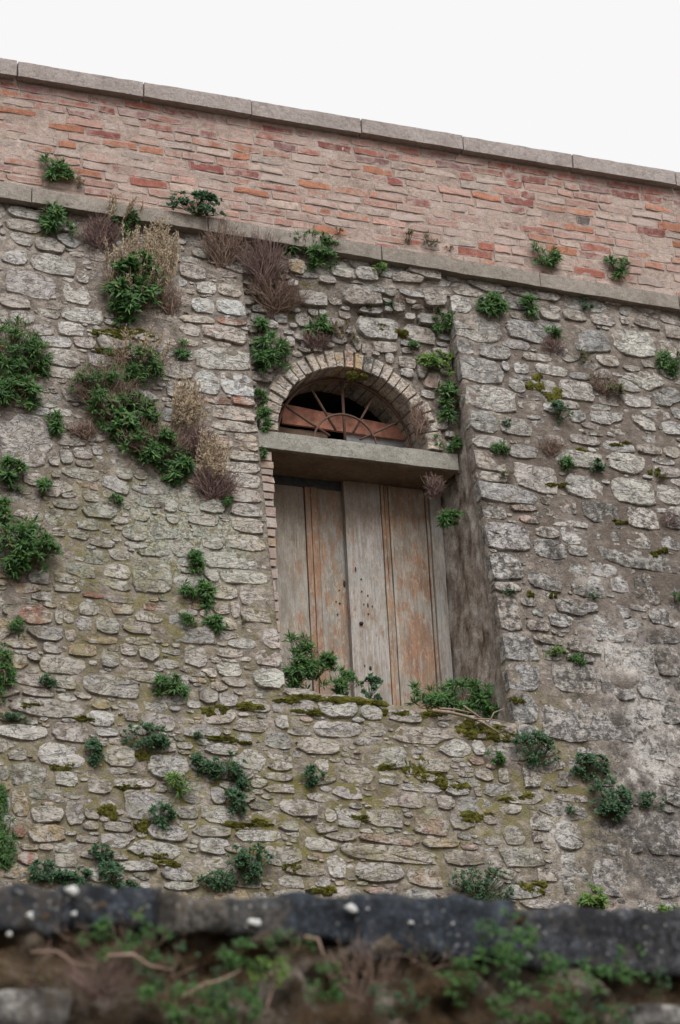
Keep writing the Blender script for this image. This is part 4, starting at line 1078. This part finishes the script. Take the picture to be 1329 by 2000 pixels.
def plant(name, kind, cx, cy, w_, h_, where, label, cat='plant', group=None, straw=0., twig=0., flip=False):
    Yp = {'F': None, 'B': -.02, 'L': LY-.005, 'P': BY-.01, 'S': 'sill', 'G': GY-.05, 'A': -.03, 'V': .30}[where]
    if Yp is None: c = onF(cx, cy, .02)
    elif Yp == 'sill': c = onY(cx, cy, -.25 if cx > 780 else .10)
    else: c = onY(cx, cy, Yp)
    if where == 'G': c[1] -= .12*max(0, 2.55-c[2])+.04
    S = np.linalg.norm(c-CAM)/FPX
    gq = 1.0 if where != 'G' else 1.35
    gq *= nrng.uniform(1.06, 1.18)*(1.15 if where == 'S' or (kind == 'ivy' and where == 'F') else 1); a, b = w_/2*S*gq, h_/2*S*1.06*gq
    if not twig and where != 'G' and kind in ('leafy', 'olive') and w_*h_ > 1800: twig = nrng.uniform(.12, .4)
    dep = .55*min(a, b)+.02
    k = 1.0 if where != 'G' else .46
    root = c+np.array([0, .02, -.55*b])
    o = tag(empty(name, root), label, cat, group)
    N = np.array([0, -1, BETA if where == 'F' else 0.])
    lm, st_ = MB(), MB()
    if kind in KIND:
        mat, LL, LW, dens, per, droop = KIND[kind]
        vq = nrng.uniform(.78, 1.18); LL, LW = LL*k*vq, LW*k*vq*nrng.uniform(.8, 1.2)
        sc_ = min(1., max(.5, min(a, b)/.095)); LL *= sc_; LW *= sc_
        nt_ = max(4, int(w_*h_*dens*1.2*(.62 if twig >= .5 else 1)/(sc_*sc_)*(1.0 if where != 'G' else .17)))
        lobes = []
        for q in range(max(2, min(7, int(nt_/7))) if where != 'G' else 9):
            an = nrng.uniform(0, 2*math.pi); rr = math.sqrt(nrng.uniform(0, 1))*.80
            lobes.append((rr*math.cos(an), rr*math.sin(an), nrng.uniform(.14, .30)*(1 if where != 'G' else .7)))
        for i in range(nt_):
            if i % 4 == 0:
                an = nrng.uniform(0, 2*math.pi); rr = math.sqrt(nrng.uniform(0, 1))*.95; lx_, lz_ = rr*math.cos(an), rr*math.sin(an)
            else:
                q = lobes[i % len(lobes)]; lx_, lz_ = q[0]+nrng.normal()*q[2]*.62, q[1]+nrng.normal()*q[2]*.62
            rr = math.hypot(lx_, lz_)
            if rr > 1.08: lx_, lz_ = lx_/rr*1.0, lz_/rr*1.0; rr = 1.0
            x, z = a*lx_*.93, b*lz_*.93
            y = dep*math.sqrt(max(.04, 1-min(1, rr)**2))*nrng.uniform(.3, 1.05)
            tip = c+np.array([x, 0, z])+N*y
            if i % 2 == 0 or nt_ < 12:
                mid = root*.45+tip*.55+N*dep*.1+np.array([0, 0, -.08*b])
                st_.add(*tube([root+rv()*.006, mid, tip], [.003*k, .0022*k, .0014*k], 3, False))
            ax = nrm(np.array([x/a*.6, 0, z/b*.45+.45])+N*.9+rv()*.22)
            for j in range(per):
                side = rv(); side = nrm(side-ax*(side@ax))
                d = nrm(ax*nrng.uniform(.05, 1.0)+side*nrng.uniform(.5, 1.0)+np.array([0, 0, .15]))
                add_leaf(lm, tip-ax*nrng.uniform(0, .35)*LL+side*.004, d, ax+N*.2, LL*nrng.uniform(.6, 1.15), LW*nrng.uniform(.7, 1.2), droop*nrng.uniform(.3, 1.5))
        q = lm.build('leaves', mat, o, smooth=False, kind='stuff')
        st_.build('stems', STEM if kind != 'olive' else TWIG, o, kind='stuff')
    if kind == 'twig' or twig:
        tm = MB(); cnt_ = int((w_*h_)/(36. if kind == 'twig' else 90.)*(twig or 1.)*(1 if where != 'G' else .12))
        for i in range(max(5, cnt_)):
            an = nrng.uniform(-1.15, 1.15); L = nrng.uniform(.6, 1.05)
            end = root+np.array([a*1.05*math.sin(an)*L*1.15, 0, (1.45*b*math.cos(an)*L+.1*b)*(-1 if flip else 1)])+N*dep*nrng.uniform(.1, 1.1)
            mid = root*.5+end*.5+rv()*.026*k+N*.01
            q3 = root*.22+end*.78+rv()*.026*k
            st0 = root+np.array([nrng.uniform(-.3, .3)*a, 0, nrng.uniform(-.05, .25)*b])
            tm.add(*tube([st0, mid, q3, end], np.array([.0040, .0032, .0025, .0015])*(k*.8), 3, False))
            for j in range(3):
                p = mid+(end-mid)*nrng.uniform(0, .8); e = p+nrm(nrm(end-root)+rv()*.55)*nrng.uniform(.02, .07)*k
                tm.add(*tube([p, (p+e)/2+rv()*.003, e], [.0018*k, .0016*k, .001*k], 3, False))
        tm.build('twigs', PTWIG if kind == 'twig' and nrng.uniform() < .7 else TWIG, o, kind='stuff')
    if kind == 'straw' or straw:
        sm, pm = MB(), MB(); cnt_ = int((w_*h_)/(130. if kind == 'straw' else 330.)*(straw or 1.))
        for i in range(max(4, cnt_)):
            b0 = root+np.array([nrng.uniform(-.7, .7)*a, -.01, nrng.uniform(-.2, .7)*b])
            e = b0+np.array([nrng.uniform(-.25, .45)*a, -nrng.uniform(.06, .16)-.25*dep, nrng.uniform(.7, 1.5)*b])
            m = (b0+e)/2+rv()*.01
            sm.add(*tube([b0, m, e], [.0018, .0015, .001], 3, False))
            for j in range(34):
                p = m+(e-m)*nrng.uniform(0., 1.0)+rv()*.004; d = nrm(e-b0+rv()*.13)
                add_leaf(pm, p, d, N, nrng.uniform(.018, .045), nrng.uniform(.004, .008), .3)
        sm.build('stalks', STRAW, o, kind='stuff'); pm.build('seed_heads', STRAW, o, smooth=False, kind='stuff')
    return o
LG, SG, TG, DG = 'leafy plants rooted in the walls', 'small herbs rooted in the walls', 'dead twig bushes on the wall', 'dry grass tufts on the wall'
FG = 'blurred plants on the low wall'
P = plant
# on the ledge and the parapet
P('leafy_shrub', 'leafy', 103, 337, 66, 56, 'P', 'dark leafy plant on the ledge by the upper left corner of the brick parapet', group=LG)
P('small_herb', 'olive', 152, 360, 30, 28, 'P', 'small yellowish herb just beside the leafy plant at the ledge\'s left end', group=SG)
P('ivy_bush', 'ivy', 388, 403, 116, 58, 'L', 'wide teal green bush hanging over the ledge above the left jamb', group=LG)
P('small_herb', 'olive', 661, 452, 22, 14, 'P', 'tiny herb on the ledge above the bright leafy shrub', group=SG)
P('small_herb', 'olive', 797, 466, 40, 34, 'P', 'yellow brown herb on the ledge, left one of a close pair', group=SG)
P('small_herb', 'olive', 837, 468, 40, 36, 'P', 'olive herb on the ledge, right one of a close pair', group=SG)
P('small_herb', 'olive', 878, 487, 24, 10, 'P', 'flat scrap of herb on the ledge right of the herb pair', group=SG)
P('leafy_shrub', 'leafy', 1060, 502, 72, 46, 'P', 'rounded green plant on the ledge with yellowing leaves, over the right wall', group=LG)
P('leafy_shrub', 'leafy', 1206, 524, 58, 40, 'P', 'dark plant on the ledge nearest the right end of the parapet', group=LG, twig=.5)
# under the ledge
P('leafy_shrub', 'leafy', 108, 433, 74, 56, 'F', 'dark leafy plant hanging right below the ledge at the far left', group=LG)
P('leafy_shrub', 'leafy', 238, 434, 66, 58, 'F', 'leafy plant under the ledge mixed with straw, above the big plumed clump', group=LG, straw=1.)
P('twig_bush', 'twig', 193, 470, 74, 90, 'F', 'brown dead twigs under the ledge left of the plumed clump', group=TG)
P('leafy_shrub', 'leafy', 262, 570, 130, 150, 'F', 'largest leafy clump under the ledge, full of pale straw plumes', group=LG, straw=1.4, twig=.7)
P('dry_grass', 'straw', 305, 520, 80, 110, 'F', 'pale straw plumes standing out of the large clump under the ledge', 'grass', DG)
P('twig_bush', 'twig', 330, 600, 40, 80, 'F', 'grey dead twigs trailing at the lower right of the plumed clump', group=TG)
P('twig_bush', 'twig', 432, 496, 90, 125, 'F', 'thin reddish twigs under the ledge beside the top of the left jamb', group=TG, twig=.5)
P('twig_bush', 'twig', 512, 525, 105, 120, 'F', 'reddish twigs with some green left of the bright leafy shrub', group=TG, twig=.5)
P('leafy_shrub', 'olive', 520, 500, 70, 80, 'B', 'sparse olive shoots among the reddish twigs above the recess', group=LG)
P('twig_bush', 'twig', 535, 588, 120, 100, 'B', 'bushy purple brown dead twigs in the upper left of the recess', group=TG, twig=.7)
P('leafy_shrub', 'leafy', 618, 494, 98, 72, 'F', 'glossy bright green shrub hanging below the ledge above the arch', group=LG)
P('leafy_shrub', 'leafy', 574, 478, 50, 36, 'F', 'smaller leafy sprig joined to the left of the glossy shrub', group=LG)
P('small_herb', 'bright', 740, 530, 36, 32, 'F', 'small bright herb below the ledge above the recess', group=SG)
# inside the recess, above and beside the arch
P('small_herb', 'ivy', 757, 594, 32, 26, 'B', 'teal tuft in the recess right of the large oval stone', group=SG)
P('twig_bush', 'twig', 797, 596, 48, 50, 'B', 'little purple twig bush in the recess right of the teal tuft', group=TG)
P('small_herb', 'olive', 712, 606, 44, 26, 'B', 'low olive tuft on the large oval stone above the arch', group=SG)
P('small_herb', 'leafy', 617, 636, 46, 46, 'B', 'green tuft in the recess below the purple twig bush', group=SG)
P('leafy_shrub', 'olive', 668, 652, 66, 52, 'B', 'sparse olive plant with bare stems just above the arch bricks', group=LG, twig=.6)
P('twig_bush', 'twig', 615, 672, 60, 50, 'B', 'brown twigs just over the left haunch of the arch', group=TG)
P('leafy_shrub', 'leafy', 512, 640, 46, 50, 'B', 'narrow leafy plant in the recess against the left jamb', group=LG)
P('leafy_shrub', 'leafy', 524, 690, 76, 74, 'B', 'full leafy plant in the recess left of the arch', group=LG)
P('leafy_shrub', 'leafy', 508, 780, 26, 36, 'B', 'upper of two dark tufts squeezed between arch and left jamb', group=LG)
P('leafy_shrub', 'leafy', 514, 822, 36, 46, 'B', 'lower of two dark tufts squeezed between arch and left jamb', group=LG)
P('small_herb', 'leafy', 513, 886, 12, 28, 'B', 'slim sprig hanging at the left end of the lintel', group=SG)
P('small_herb', 'leafy', 805, 678, 38, 22, 'B', 'small dark tuft above the right haunch of the arch', group=SG)
P('leafy_shrub', 'leafy', 862, 628, 54, 50, 'B', 'dark sparse plant at the top right corner of the recess', group=LG, twig=.4)
P('leafy_shrub', 'bright', 856, 708, 78, 50, 'B', 'light green leafy plant right of the arch, brightest in the recess', group=LG)
P('leafy_shrub', 'leafy', 876, 785, 52, 84, 'B', 'dark hanging plant with roots between the arch and the right jamb', group=LG, twig=.5)
P('leafy_shrub', 'leafy', 874, 864, 56, 32, 'A', 'dark plant sitting on the right end of the lintel', group=LG)
P('twig_bush', 'twig', 818, 830, 36, 90, 'A', 'tangle of dead stems across the right side of the fanlight', group=TG)
P('twig_bush', 'twig', 848, 955, 40, 50, 'A', 'dry stalks hanging under the right end of the lintel', group=TG)
P('small_herb', 'leafy', 872, 1010, 66, 34, 'A', 'thin leafy sprig in front of the door post under the lintel', group=SG, twig=.4)
# on the right wall
P('leafy_shrub', 'leafy', 966, 604, 74, 50, 'F', 'dark leafy plant high on the right wall beside the recess corner', group=LG)
P('leafy_shrub', 'leafy', 1034, 602, 42, 40, 'F', 'smaller leafy plant joined right of the dark one high on the right wall', group=LG)
P('small_herb', 'ivy', 1141, 596, 34, 22, 'F', 'flat teal tuft just below the ledge on the right wall', group=SG)
P('small_herb', 'leafy', 1076, 656, 38, 32, 'F', 'small green herb above a patch of dry twigs on the right wall', group=SG)
P('twig_bush', 'twig', 1078, 682, 50, 36, 'F', 'dry twig patch under a small herb, left of two big pale stones', group=TG)
P('leafy_shrub', 'leafy', 1306, 706, 52, 52, 'F', 'leafy plant high on the right wall at the photo\'s right edge', group=LG)
P('leafy_shrub', 'olive', 1182, 755, 70, 62, 'F', 'straggly olive plant mixed with twigs in the upper right wall', group=LG, twig=.7)
P('small_herb', 'olive', 1141, 702, 32, 30, 'F', 'wispy olive herb above the straggly olive plant', group=SG, twig=.4)
P('small_herb', 'ivy', 1090, 808, 46, 38, 'F', 'teal round tuft below the yellow moss streak on the right wall', group=SG)
P('small_herb', 'ivy', 990, 828, 20, 16, 'F', 'tiny teal tuft on a grey stone beside the arris, level with the fanlight', group=SG)
P('small_herb', 'leafy', 981, 876, 40, 28, 'F', 'small green herb beside the right arris, level with the lintel', group=SG)
P('small_herb', 'olive', 990, 932, 34, 28, 'F', 'yellowish grass tuft above the broad stone near the right arris', group=SG)
P('twig_bush', 'twig', 1076, 882, 44, 50, 'F', 'reddish dry twigs between stones, level with the lintel', group=TG)
P('small_herb', 'leafy', 1105, 910, 32, 26, 'F', 'left one of two herbs in a joint of the right wall below lintel level', group=SG)
P('small_herb', 'ivy', 1164, 911, 34, 24, 'F', 'right one of two herbs in a joint of the right wall below lintel level', group=SG)
P('twig_bush', 'twig', 1306, 1022, 34, 32, 'F', 'dark red brown dead tuft at the right edge of the photo', group=TG)
P('small_herb', 'olive', 1290, 930, 40, 18, 'F', 'low olive tuft between pale stones near the right edge', group=SG)
P('small_herb', 'ivy', 993, 1158, 26, 14, 'F', 'flat teal herb beside the right arris, level with the keyhole', group=SG)
P('small_herb', 'ivy', 1161, 1164, 18, 14, 'F', 'tiny teal herb among dark stones, level with the keyhole', group=SG)
P('small_herb', 'leafy', 1319, 1168, 24, 24, 'F', 'green tuft at the right edge, level with the keyhole', group=SG)
P('small_herb', 'bright', 1081, 1274, 46, 26, 'F', 'bright yellow green fern on the right wall beside the door\'s lower half', group=SG)
P('small_herb', 'leafy', 1130, 1288, 36, 18, 'F', 'low dark herb touching the bright yellow green fern', group=SG)
# left of the recess
P('leafy_shrub', 'leafy', 30, 700, 120, 150, 'F', 'big dark shrub at the left edge, level with the arch', group=LG, twig=.3)
P('leafy_shrub', 'leafy', 20, 775, 110, 70, 'F', 'lower spread of dark shrub at the left edge above the smooth grey stone', group=LG, twig=.3)
P('leafy_shrub', 'leafy', 268, 715, 130, 90, 'F', 'leafy top of the long diagonal growth on the left wall', group=LG, straw=.6, twig=.5)
P('leafy_shrub', 'leafy', 195, 778, 130, 130, 'F', 'dark twiggy left flank of the long diagonal growth', group=LG, twig=1.1)
P('leafy_shrub', 'leafy', 252, 822, 130, 110, 'F', 'dense middle of the long diagonal growth on the left wall', group=LG, twig=.9)
P('leafy_shrub', 'leafy', 298, 878, 130, 90, 'F', 'green twiggy lower part of the diagonal growth', group=LG, twig=1.1)
P('leafy_shrub', 'leafy', 345, 912, 62, 88, 'F', 'dark leafy bunch at the lower end of the diagonal growth', group=LG)
P('dry_grass', 'straw', 357, 835, 70, 110, 'F', 'pink tan dry plumes on the right side of the diagonal growth', 'grass', DG)
P('twig_bush', 'twig', 385, 880, 70, 90, 'F', 'brown twigs between the plumes and the left jamb stones', group=TG)
P('dry_grass', 'straw', 405, 930, 70, 90, 'F', 'lower dry plumes leaning against the left jamb stones', 'grass', DG)
P('twig_bush', 'twig', 415, 958, 90, 80, 'F', 'dark dead twigs at the lowest tip of the diagonal growth', group=TG)
P('small_herb', 'leafy', 445, 982, 26, 24, 'F', 'small green tuft right of the lowest dead twigs on the left jamb', group=SG)
P('small_herb', 'olive', 378, 785, 40, 66, 'F', 'sparse olive shoots beside the left jamb, level with the fanlight', group=SG, twig=.6)
P('small_herb', 'leafy', 356, 686, 34, 32, 'F', 'little leafy tuft beside the left jamb, level with the arch top', group=SG, twig=.5)
P('small_herb', 'leafy', 393, 874, 20, 18, 'F', 'tiny green tuft on the left jamb among the plumes', group=SG)
P('small_herb', 'leafy', 110, 830, 36, 40, 'F', 'small twiggy herb at the top right of the smooth grey stone', group=SG, twig=.4)
P('twig_bush', 'twig', 165, 850, 60, 44, 'F', 'brown twigs left of the diagonal growth, over the smooth grey stone', group=TG)
P('leafy_shrub', 'leafy', 22, 932, 58, 58, 'F', 'round leafy plant at the left edge below the smooth grey stone', group=LG)
P('leafy_shrub', 'leafy', 83, 958, 44, 40, 'F', 'compact leafy plant right of the round one below the smooth grey stone', group=LG)
P('small_herb', 'leafy', 227, 977, 24, 20, 'F', 'tiny green tuft beside a small white stone on the left wall', group=SG)
P('leafy_shrub', 'leafy', 48, 1078, 124, 116, 'F', 'big dark shrub at the left edge, level with the middle of the door', group=LG, twig=.4)
P('leafy_shrub', 'leafy', 6, 1010, 36, 60, 'F', 'narrow leafy plant at the left edge above the big dark shrub', group=LG)
P('small_herb', 'leafy', 381, 1098, 28, 46, 'F', 'upright green tuft left of the long white jamb stone', group=SG)
P('small_herb', 'leafy', 360, 1157, 36, 32, 'F', 'left one of two tufts below the long white jamb stone', group=SG)
P('small_herb', 'leafy', 398, 1165, 38, 50, 'F', 'right one of two tufts below the long white jamb stone', group=SG)
P('small_herb', 'leafy', 365, 1212, 42, 18, 'F', 'low flat herb under the two tufts by the left jamb', group=SG)
P('small_herb', 'leafy', 427, 1220, 50, 28, 'F', 'wide green tuft by the foot of the left jamb', group=SG)
P('small_herb', 'olive', 476, 1214, 20, 12, 'F', 'tiny olive herb on the left jamb near its foot', group=SG)
P('small_herb', 'leafy', 30, 1222, 30, 34, 'F', 'small leafy tuft beside a reddish stone at the left', group=SG)
# below the door
P('leafy_shrub', 'leafy', 8, 1320, 34, 110, 'F', 'tall narrow shrub at the left edge, level with the foot of the door', group=LG)
P('small_herb', 'ivy', 95, 1333, 32, 26, 'F', 'small round tuft alone above the cracked pale stones', group=SG)
P('leafy_shrub', 'leafy', 330, 1343, 66, 42, 'F', 'neat dark green cushion in front of a grey stone below the left jamb', group=LG)
P('small_herb', 'ivy', 26, 1402, 48, 14, 'F', 'flat creeping herb at the lower left edge', group=SG)
P('ivy_bush', 'ivy', 285, 1443, 88, 46, 'F', 'wide teal cushion above a yellow moss patch', group=LG)
P('small_herb', 'ivy', 183, 1471, 36, 48, 'F', 'teal sprig right of the big rounded pale stone', group=SG)
P('small_herb', 'ivy', 385, 1440, 20, 16, 'F', 'tiny teal tuft on the long moss streak', group=SG)
P('ivy_bush', 'ivy', 441, 1502, 80, 54, 'F', 'large teal bush right of the white block under the left jamb', group=LG)
P('small_herb', 'ivy', 386, 1494, 26, 36, 'F', 'small teal sprig between the white block and the large teal bush', group=SG)
P('ivy_bush', 'ivy', 470, 1536, 42, 26, 'F', 'small teal trail just below the large teal bush', group=SG)
P('small_herb', 'ivy', 455, 1572, 46, 44, 'F', 'teal trail hanging two courses below the large teal bush', group=SG)
P('ivy_bush', 'ivy', 608, 1517, 46, 36, 'F', 'teal cushion alone beside a white upright stone under the door', group=SG)
P('fern', 'fern', 343, 1534, 54, 38, 'F', 'bright green fern in a joint left of the large teal bush', 'fern')
P('ivy_bush', 'ivy', 313, 1594, 48, 40, 'F', 'teal cushion at the corner of the big grey block', group=SG)
P('ivy_bush', 'ivy', 481, 1688, 92, 72, 'F', 'largest teal bush near the foot of the wall, above the low wall', group=LG)
P('ivy_bush', 'ivy', 425, 1722, 70, 30, 'F', 'teal creeper trailing left below the largest teal bush', group=LG)
P('small_herb', 'ivy', 196, 1664, 46, 34, 'F', 'small teal herb above the creepers at the lower left', group=SG)
P('ivy_bush', 'ivy', 85, 1706, 70, 40, 'F', 'creeping teal plant just above the black cap stone at the lower left', group=LG)
P('ivy_bush', 'ivy', 150, 1718, 70, 34, 'F', 'creeping teal plant behind the white spot of the low wall', group=LG)
P('ivy_bush', 'ivy', 215, 1712, 50, 50, 'F', 'climbing teal creeper rising from the low wall at the left', group=LG)
P('ivy_bush', 'ivy', 245, 1736, 60, 24, 'F', 'flat teal creeper right of the climbing one at the lower left', group=LG)
P('leafy_shrub', 'leafy', 6, 1640, 44, 110, 'F', 'dark shrub at the left edge above the low wall', group=LG)
P('small_herb', 'leafy', 2, 1560, 26, 50, 'F', 'dark leaves at the left edge above the ochre stones', group=SG)
P('ivy_bush', 'ivy', 1045, 1470, 92, 62, 'F', 'dense teal bush below the right corner of the recess', group=LG)
P('small_herb', 'leafy', 965, 1481, 34, 26, 'F', 'small tuft left of the dense teal bush at the recess corner', group=SG)
P('ivy_bush', 'ivy', 1143, 1498, 92, 46, 'F', 'trailing teal plant right of the dense bush at the recess corner', group=LG)
P('ivy_bush', 'ivy', 1190, 1566, 74, 76, 'F', 'teal bush hanging on the grey render, lowest of the trail', group=LG)
P('ivy_bush', 'ivy', 1268, 1567, 60, 32, 'F', 'flat teal plant on the grey render near the right edge', group=LG)
P('small_herb', 'ivy', 1112, 1583, 24, 18, 'F', 'tiny tuft on the wall left of the hanging teal bush', group=SG)
P('ivy_bush', 'ivy', 936, 1730, 124, 66, 'F', 'wide teal bush at the foot of the wall behind the low wall', group=LG)
P('small_herb', 'bright', 1160, 1760, 56, 46, 'F', 'yellow green sprout behind the low wall at the right', group=SG)
P('small_herb', 'bright', 1310, 1780, 50, 22, 'F', 'low bright sprout behind the low wall at the right edge', group=SG)
# on the sill
P('leafy_shrub', 'leafy', 582, 1300, 60, 110, 'S', 'tall leafy plant climbing before the left door leaf', group=LG)
P('leafy_shrub', 'leafy', 618, 1300, 60, 70, 'S', 'bushy plant on the sill right of the tall climbing one', group=LG)
P('leafy_shrub', 'leafy', 664, 1336, 76, 46, 'S', 'low leafy plant on the sill at the gap between the door leaves', group=LG)
P('ivy_bush', 'ivy', 724, 1346, 48, 46, 'S', 'thin blue green plant on the sill before the right door leaf', group=LG)
P('leafy_shrub', 'leafy', 842, 1366, 74, 56, 'S', 'leafy plant on the sill at the foot of the door post', group=LG)
P('leafy_shrub', 'leafy', 915, 1368, 100, 68, 'S', 'broad dark plant on the sill below the streaked reveal', group=LG)
P('leafy_shrub', 'leafy', 976, 1386, 66, 60, 'S', 'dark plant on the sill tucked into the right corner of the recess', group=LG)
# the dead root on the sill
rm = MB()
for pts, r0 in (([(845, 1388), (880, 1392), (915, 1400), (945, 1412), (975, 1432)], .014), ([(905, 1378), (930, 1396), (955, 1412)], .007), ([(955, 1412), (965, 1392), (985, 1384)], .006), ([(925, 1404), (960, 1405), (990, 1412)], .007), ([(940, 1412), (950, 1425), (952, 1440)], .006), ([(860, 1384), (890, 1386), (930, 1394)], .009)):
    q = [onF(x, y, .06+.02*math.sin(x)) for x, y in pts]
    rm.add(*tube(q, [r0*(1-.6*i/len(q)) for i in range(len(q))], 6))
tag(rm.build('dead_root', ROOT), 'bleached dead root lying on the sill edge under the right reveal', 'root')
v, f = tube([onF(252, 465, .05), onF(285, 459, .055), onF(327, 453, .05)], [.007, .0065, .005], 6)
tag(mesh('dry_stick', v, f, ROOT), 'short pale stick poking out under the ledge at the left', 'stick')

# on the low wall, out of focus
P('blurred_shrub', 'leafy', 240, 1850, 120, 90, 'G', 'blurred green shoots under the black cap stones at the left', group=FG, twig=.8)
P('blurred_shrub', 'ivy', 310, 1890, 110, 80, 'G', 'blurred grey green plant in the middle of the left bank', group=FG, twig=.4)
P('blurred_shrub', 'leafy', 340, 1965, 150, 80, 'G', 'blurred dark plant at the bottom edge left of centre', group=FG, twig=.4)
P('blurred_shrub', 'ivy', 400, 1945, 90, 70, 'G', 'blurred pale green plant right of the dark one at the bottom edge', group=FG)
P('blurred_shrub', 'bright', 510, 1905, 90, 50, 'G', 'blurred bright green plant under the middle cap stone', group=FG)
P('blurred_shrub', 'leafy', 450, 1870, 70, 50, 'G', 'blurred small plant just left of the bright one', group=FG)
P('twig_bush', 'twig', 190, 1920, 150, 100, 'G', 'blurred brown dead twigs over the dark hollow at the left', group=FG)
P('twig_bush', 'twig', 700, 1920, 110, 130, 'G', 'blurred grey twigs standing in the middle of the bank', group=FG)
P('blurred_shrub', 'leafy', 880, 1915, 90, 60, 'G', 'blurred green plant right of the grey twigs', group=FG)
P('blurred_shrub', 'leafy', 975, 1850, 90, 80, 'G', 'blurred leafy plant climbing onto the right cap stone', group=FG)
P('blurred_shrub', 'leafy', 1010, 1900, 110, 80, 'G', 'blurred leafy plant below the one climbing the right cap stone', group=FG)
P('blurred_shrub', 'leafy', 1000, 1965, 150, 80, 'G', 'blurred wide bright plant at the bottom edge right of centre', group=FG)
P('blurred_shrub', 'leafy', 1110, 1945, 140, 90, 'G', 'blurred dark plant right of the wide bright one', group=FG)
P('blurred_shrub', 'ivy', 1265, 1925, 46, 46, 'G', 'blurred round teal tuft below the right cap stone', group=FG)
P('blurred_shrub', 'leafy', 1210, 1890, 70, 60, 'G', 'blurred small leafy plant under the right cap stone', group=FG)
P('blurred_shrub', 'leafy', 935, 1830, 40, 40, 'G', 'blurred little green tuft on the front of the right cap stone', group=FG)
P('blurred_shrub', 'olive', 60, 1900, 130, 70, 'G', 'blurred olive weeds under the cap stones at the left edge', group=FG, twig=.5)
P('blurred_shrub', 'ivy', 760, 1960, 110, 60, 'G', 'out of focus teal weeds at the bottom edge right of the grey twigs', group=FG)
P('blurred_shrub', 'leafy', 620, 1930, 80, 60, 'G', 'out of focus green weeds left of the grey twigs on the bank', group=FG)
P('blurred_shrub', 'leafy', 440, 1975, 120, 60, 'G', 'out of focus dark weeds at the bottom edge below the bright plant', group=FG)
P('blurred_shrub', 'olive', 820, 1870, 120, 50, 'G', 'out of focus olive weeds under the long black cap stone', group=FG, twig=.5)
P('blurred_shrub', 'ivy', 1160, 1990, 120, 50, 'G', 'out of focus teal weeds at the very bottom near the right corner', group=FG)
P('blurred_shrub', 'leafy', 150, 1830, 90, 40, 'G', 'out of focus sprigs hanging just under the leftmost black cap stone', group=FG, twig=.5)
P('blurred_shrub', 'leafy', 560, 1850, 80, 40, 'G', 'out of focus sprigs under the mottled cap stones in the middle', group=FG, twig=.5)
for (x0, y0_, x1, y1_, r0, lb) in ((210, 1868, 340, 1895, .006, 'pale dead branch lying level over the dark hollow of the bank'), (530, 1900, 520, 1990, .005, 'thin dead branch hanging upright at the bottom of the bank'),
        (595, 1830, 650, 1880, .005, 'short dead branch slanting under the mottled cap stones'), (355, 1950, 470, 1895, .005, 'dead branch rising to the right among the weeds of the bank'), (60, 1860, 190, 1890, .004, 'thin dead branch at the far left under the cap stones')):
    p, q = onY(x0, y0_, GY-.17), onY(x1, y1_, GY-.19)
    v, f = tube([p, p*.7+q*.3+np.array([.012, -.01, .014]), p*.35+q*.65+np.array([-.008, -.02, -.006]), q], [r0, r0*.85, r0*.65, r0*.4], 5)
    tag(mesh('dead_branch', v, f, TWIG), lb, 'branch', 'dead branches on the bank')
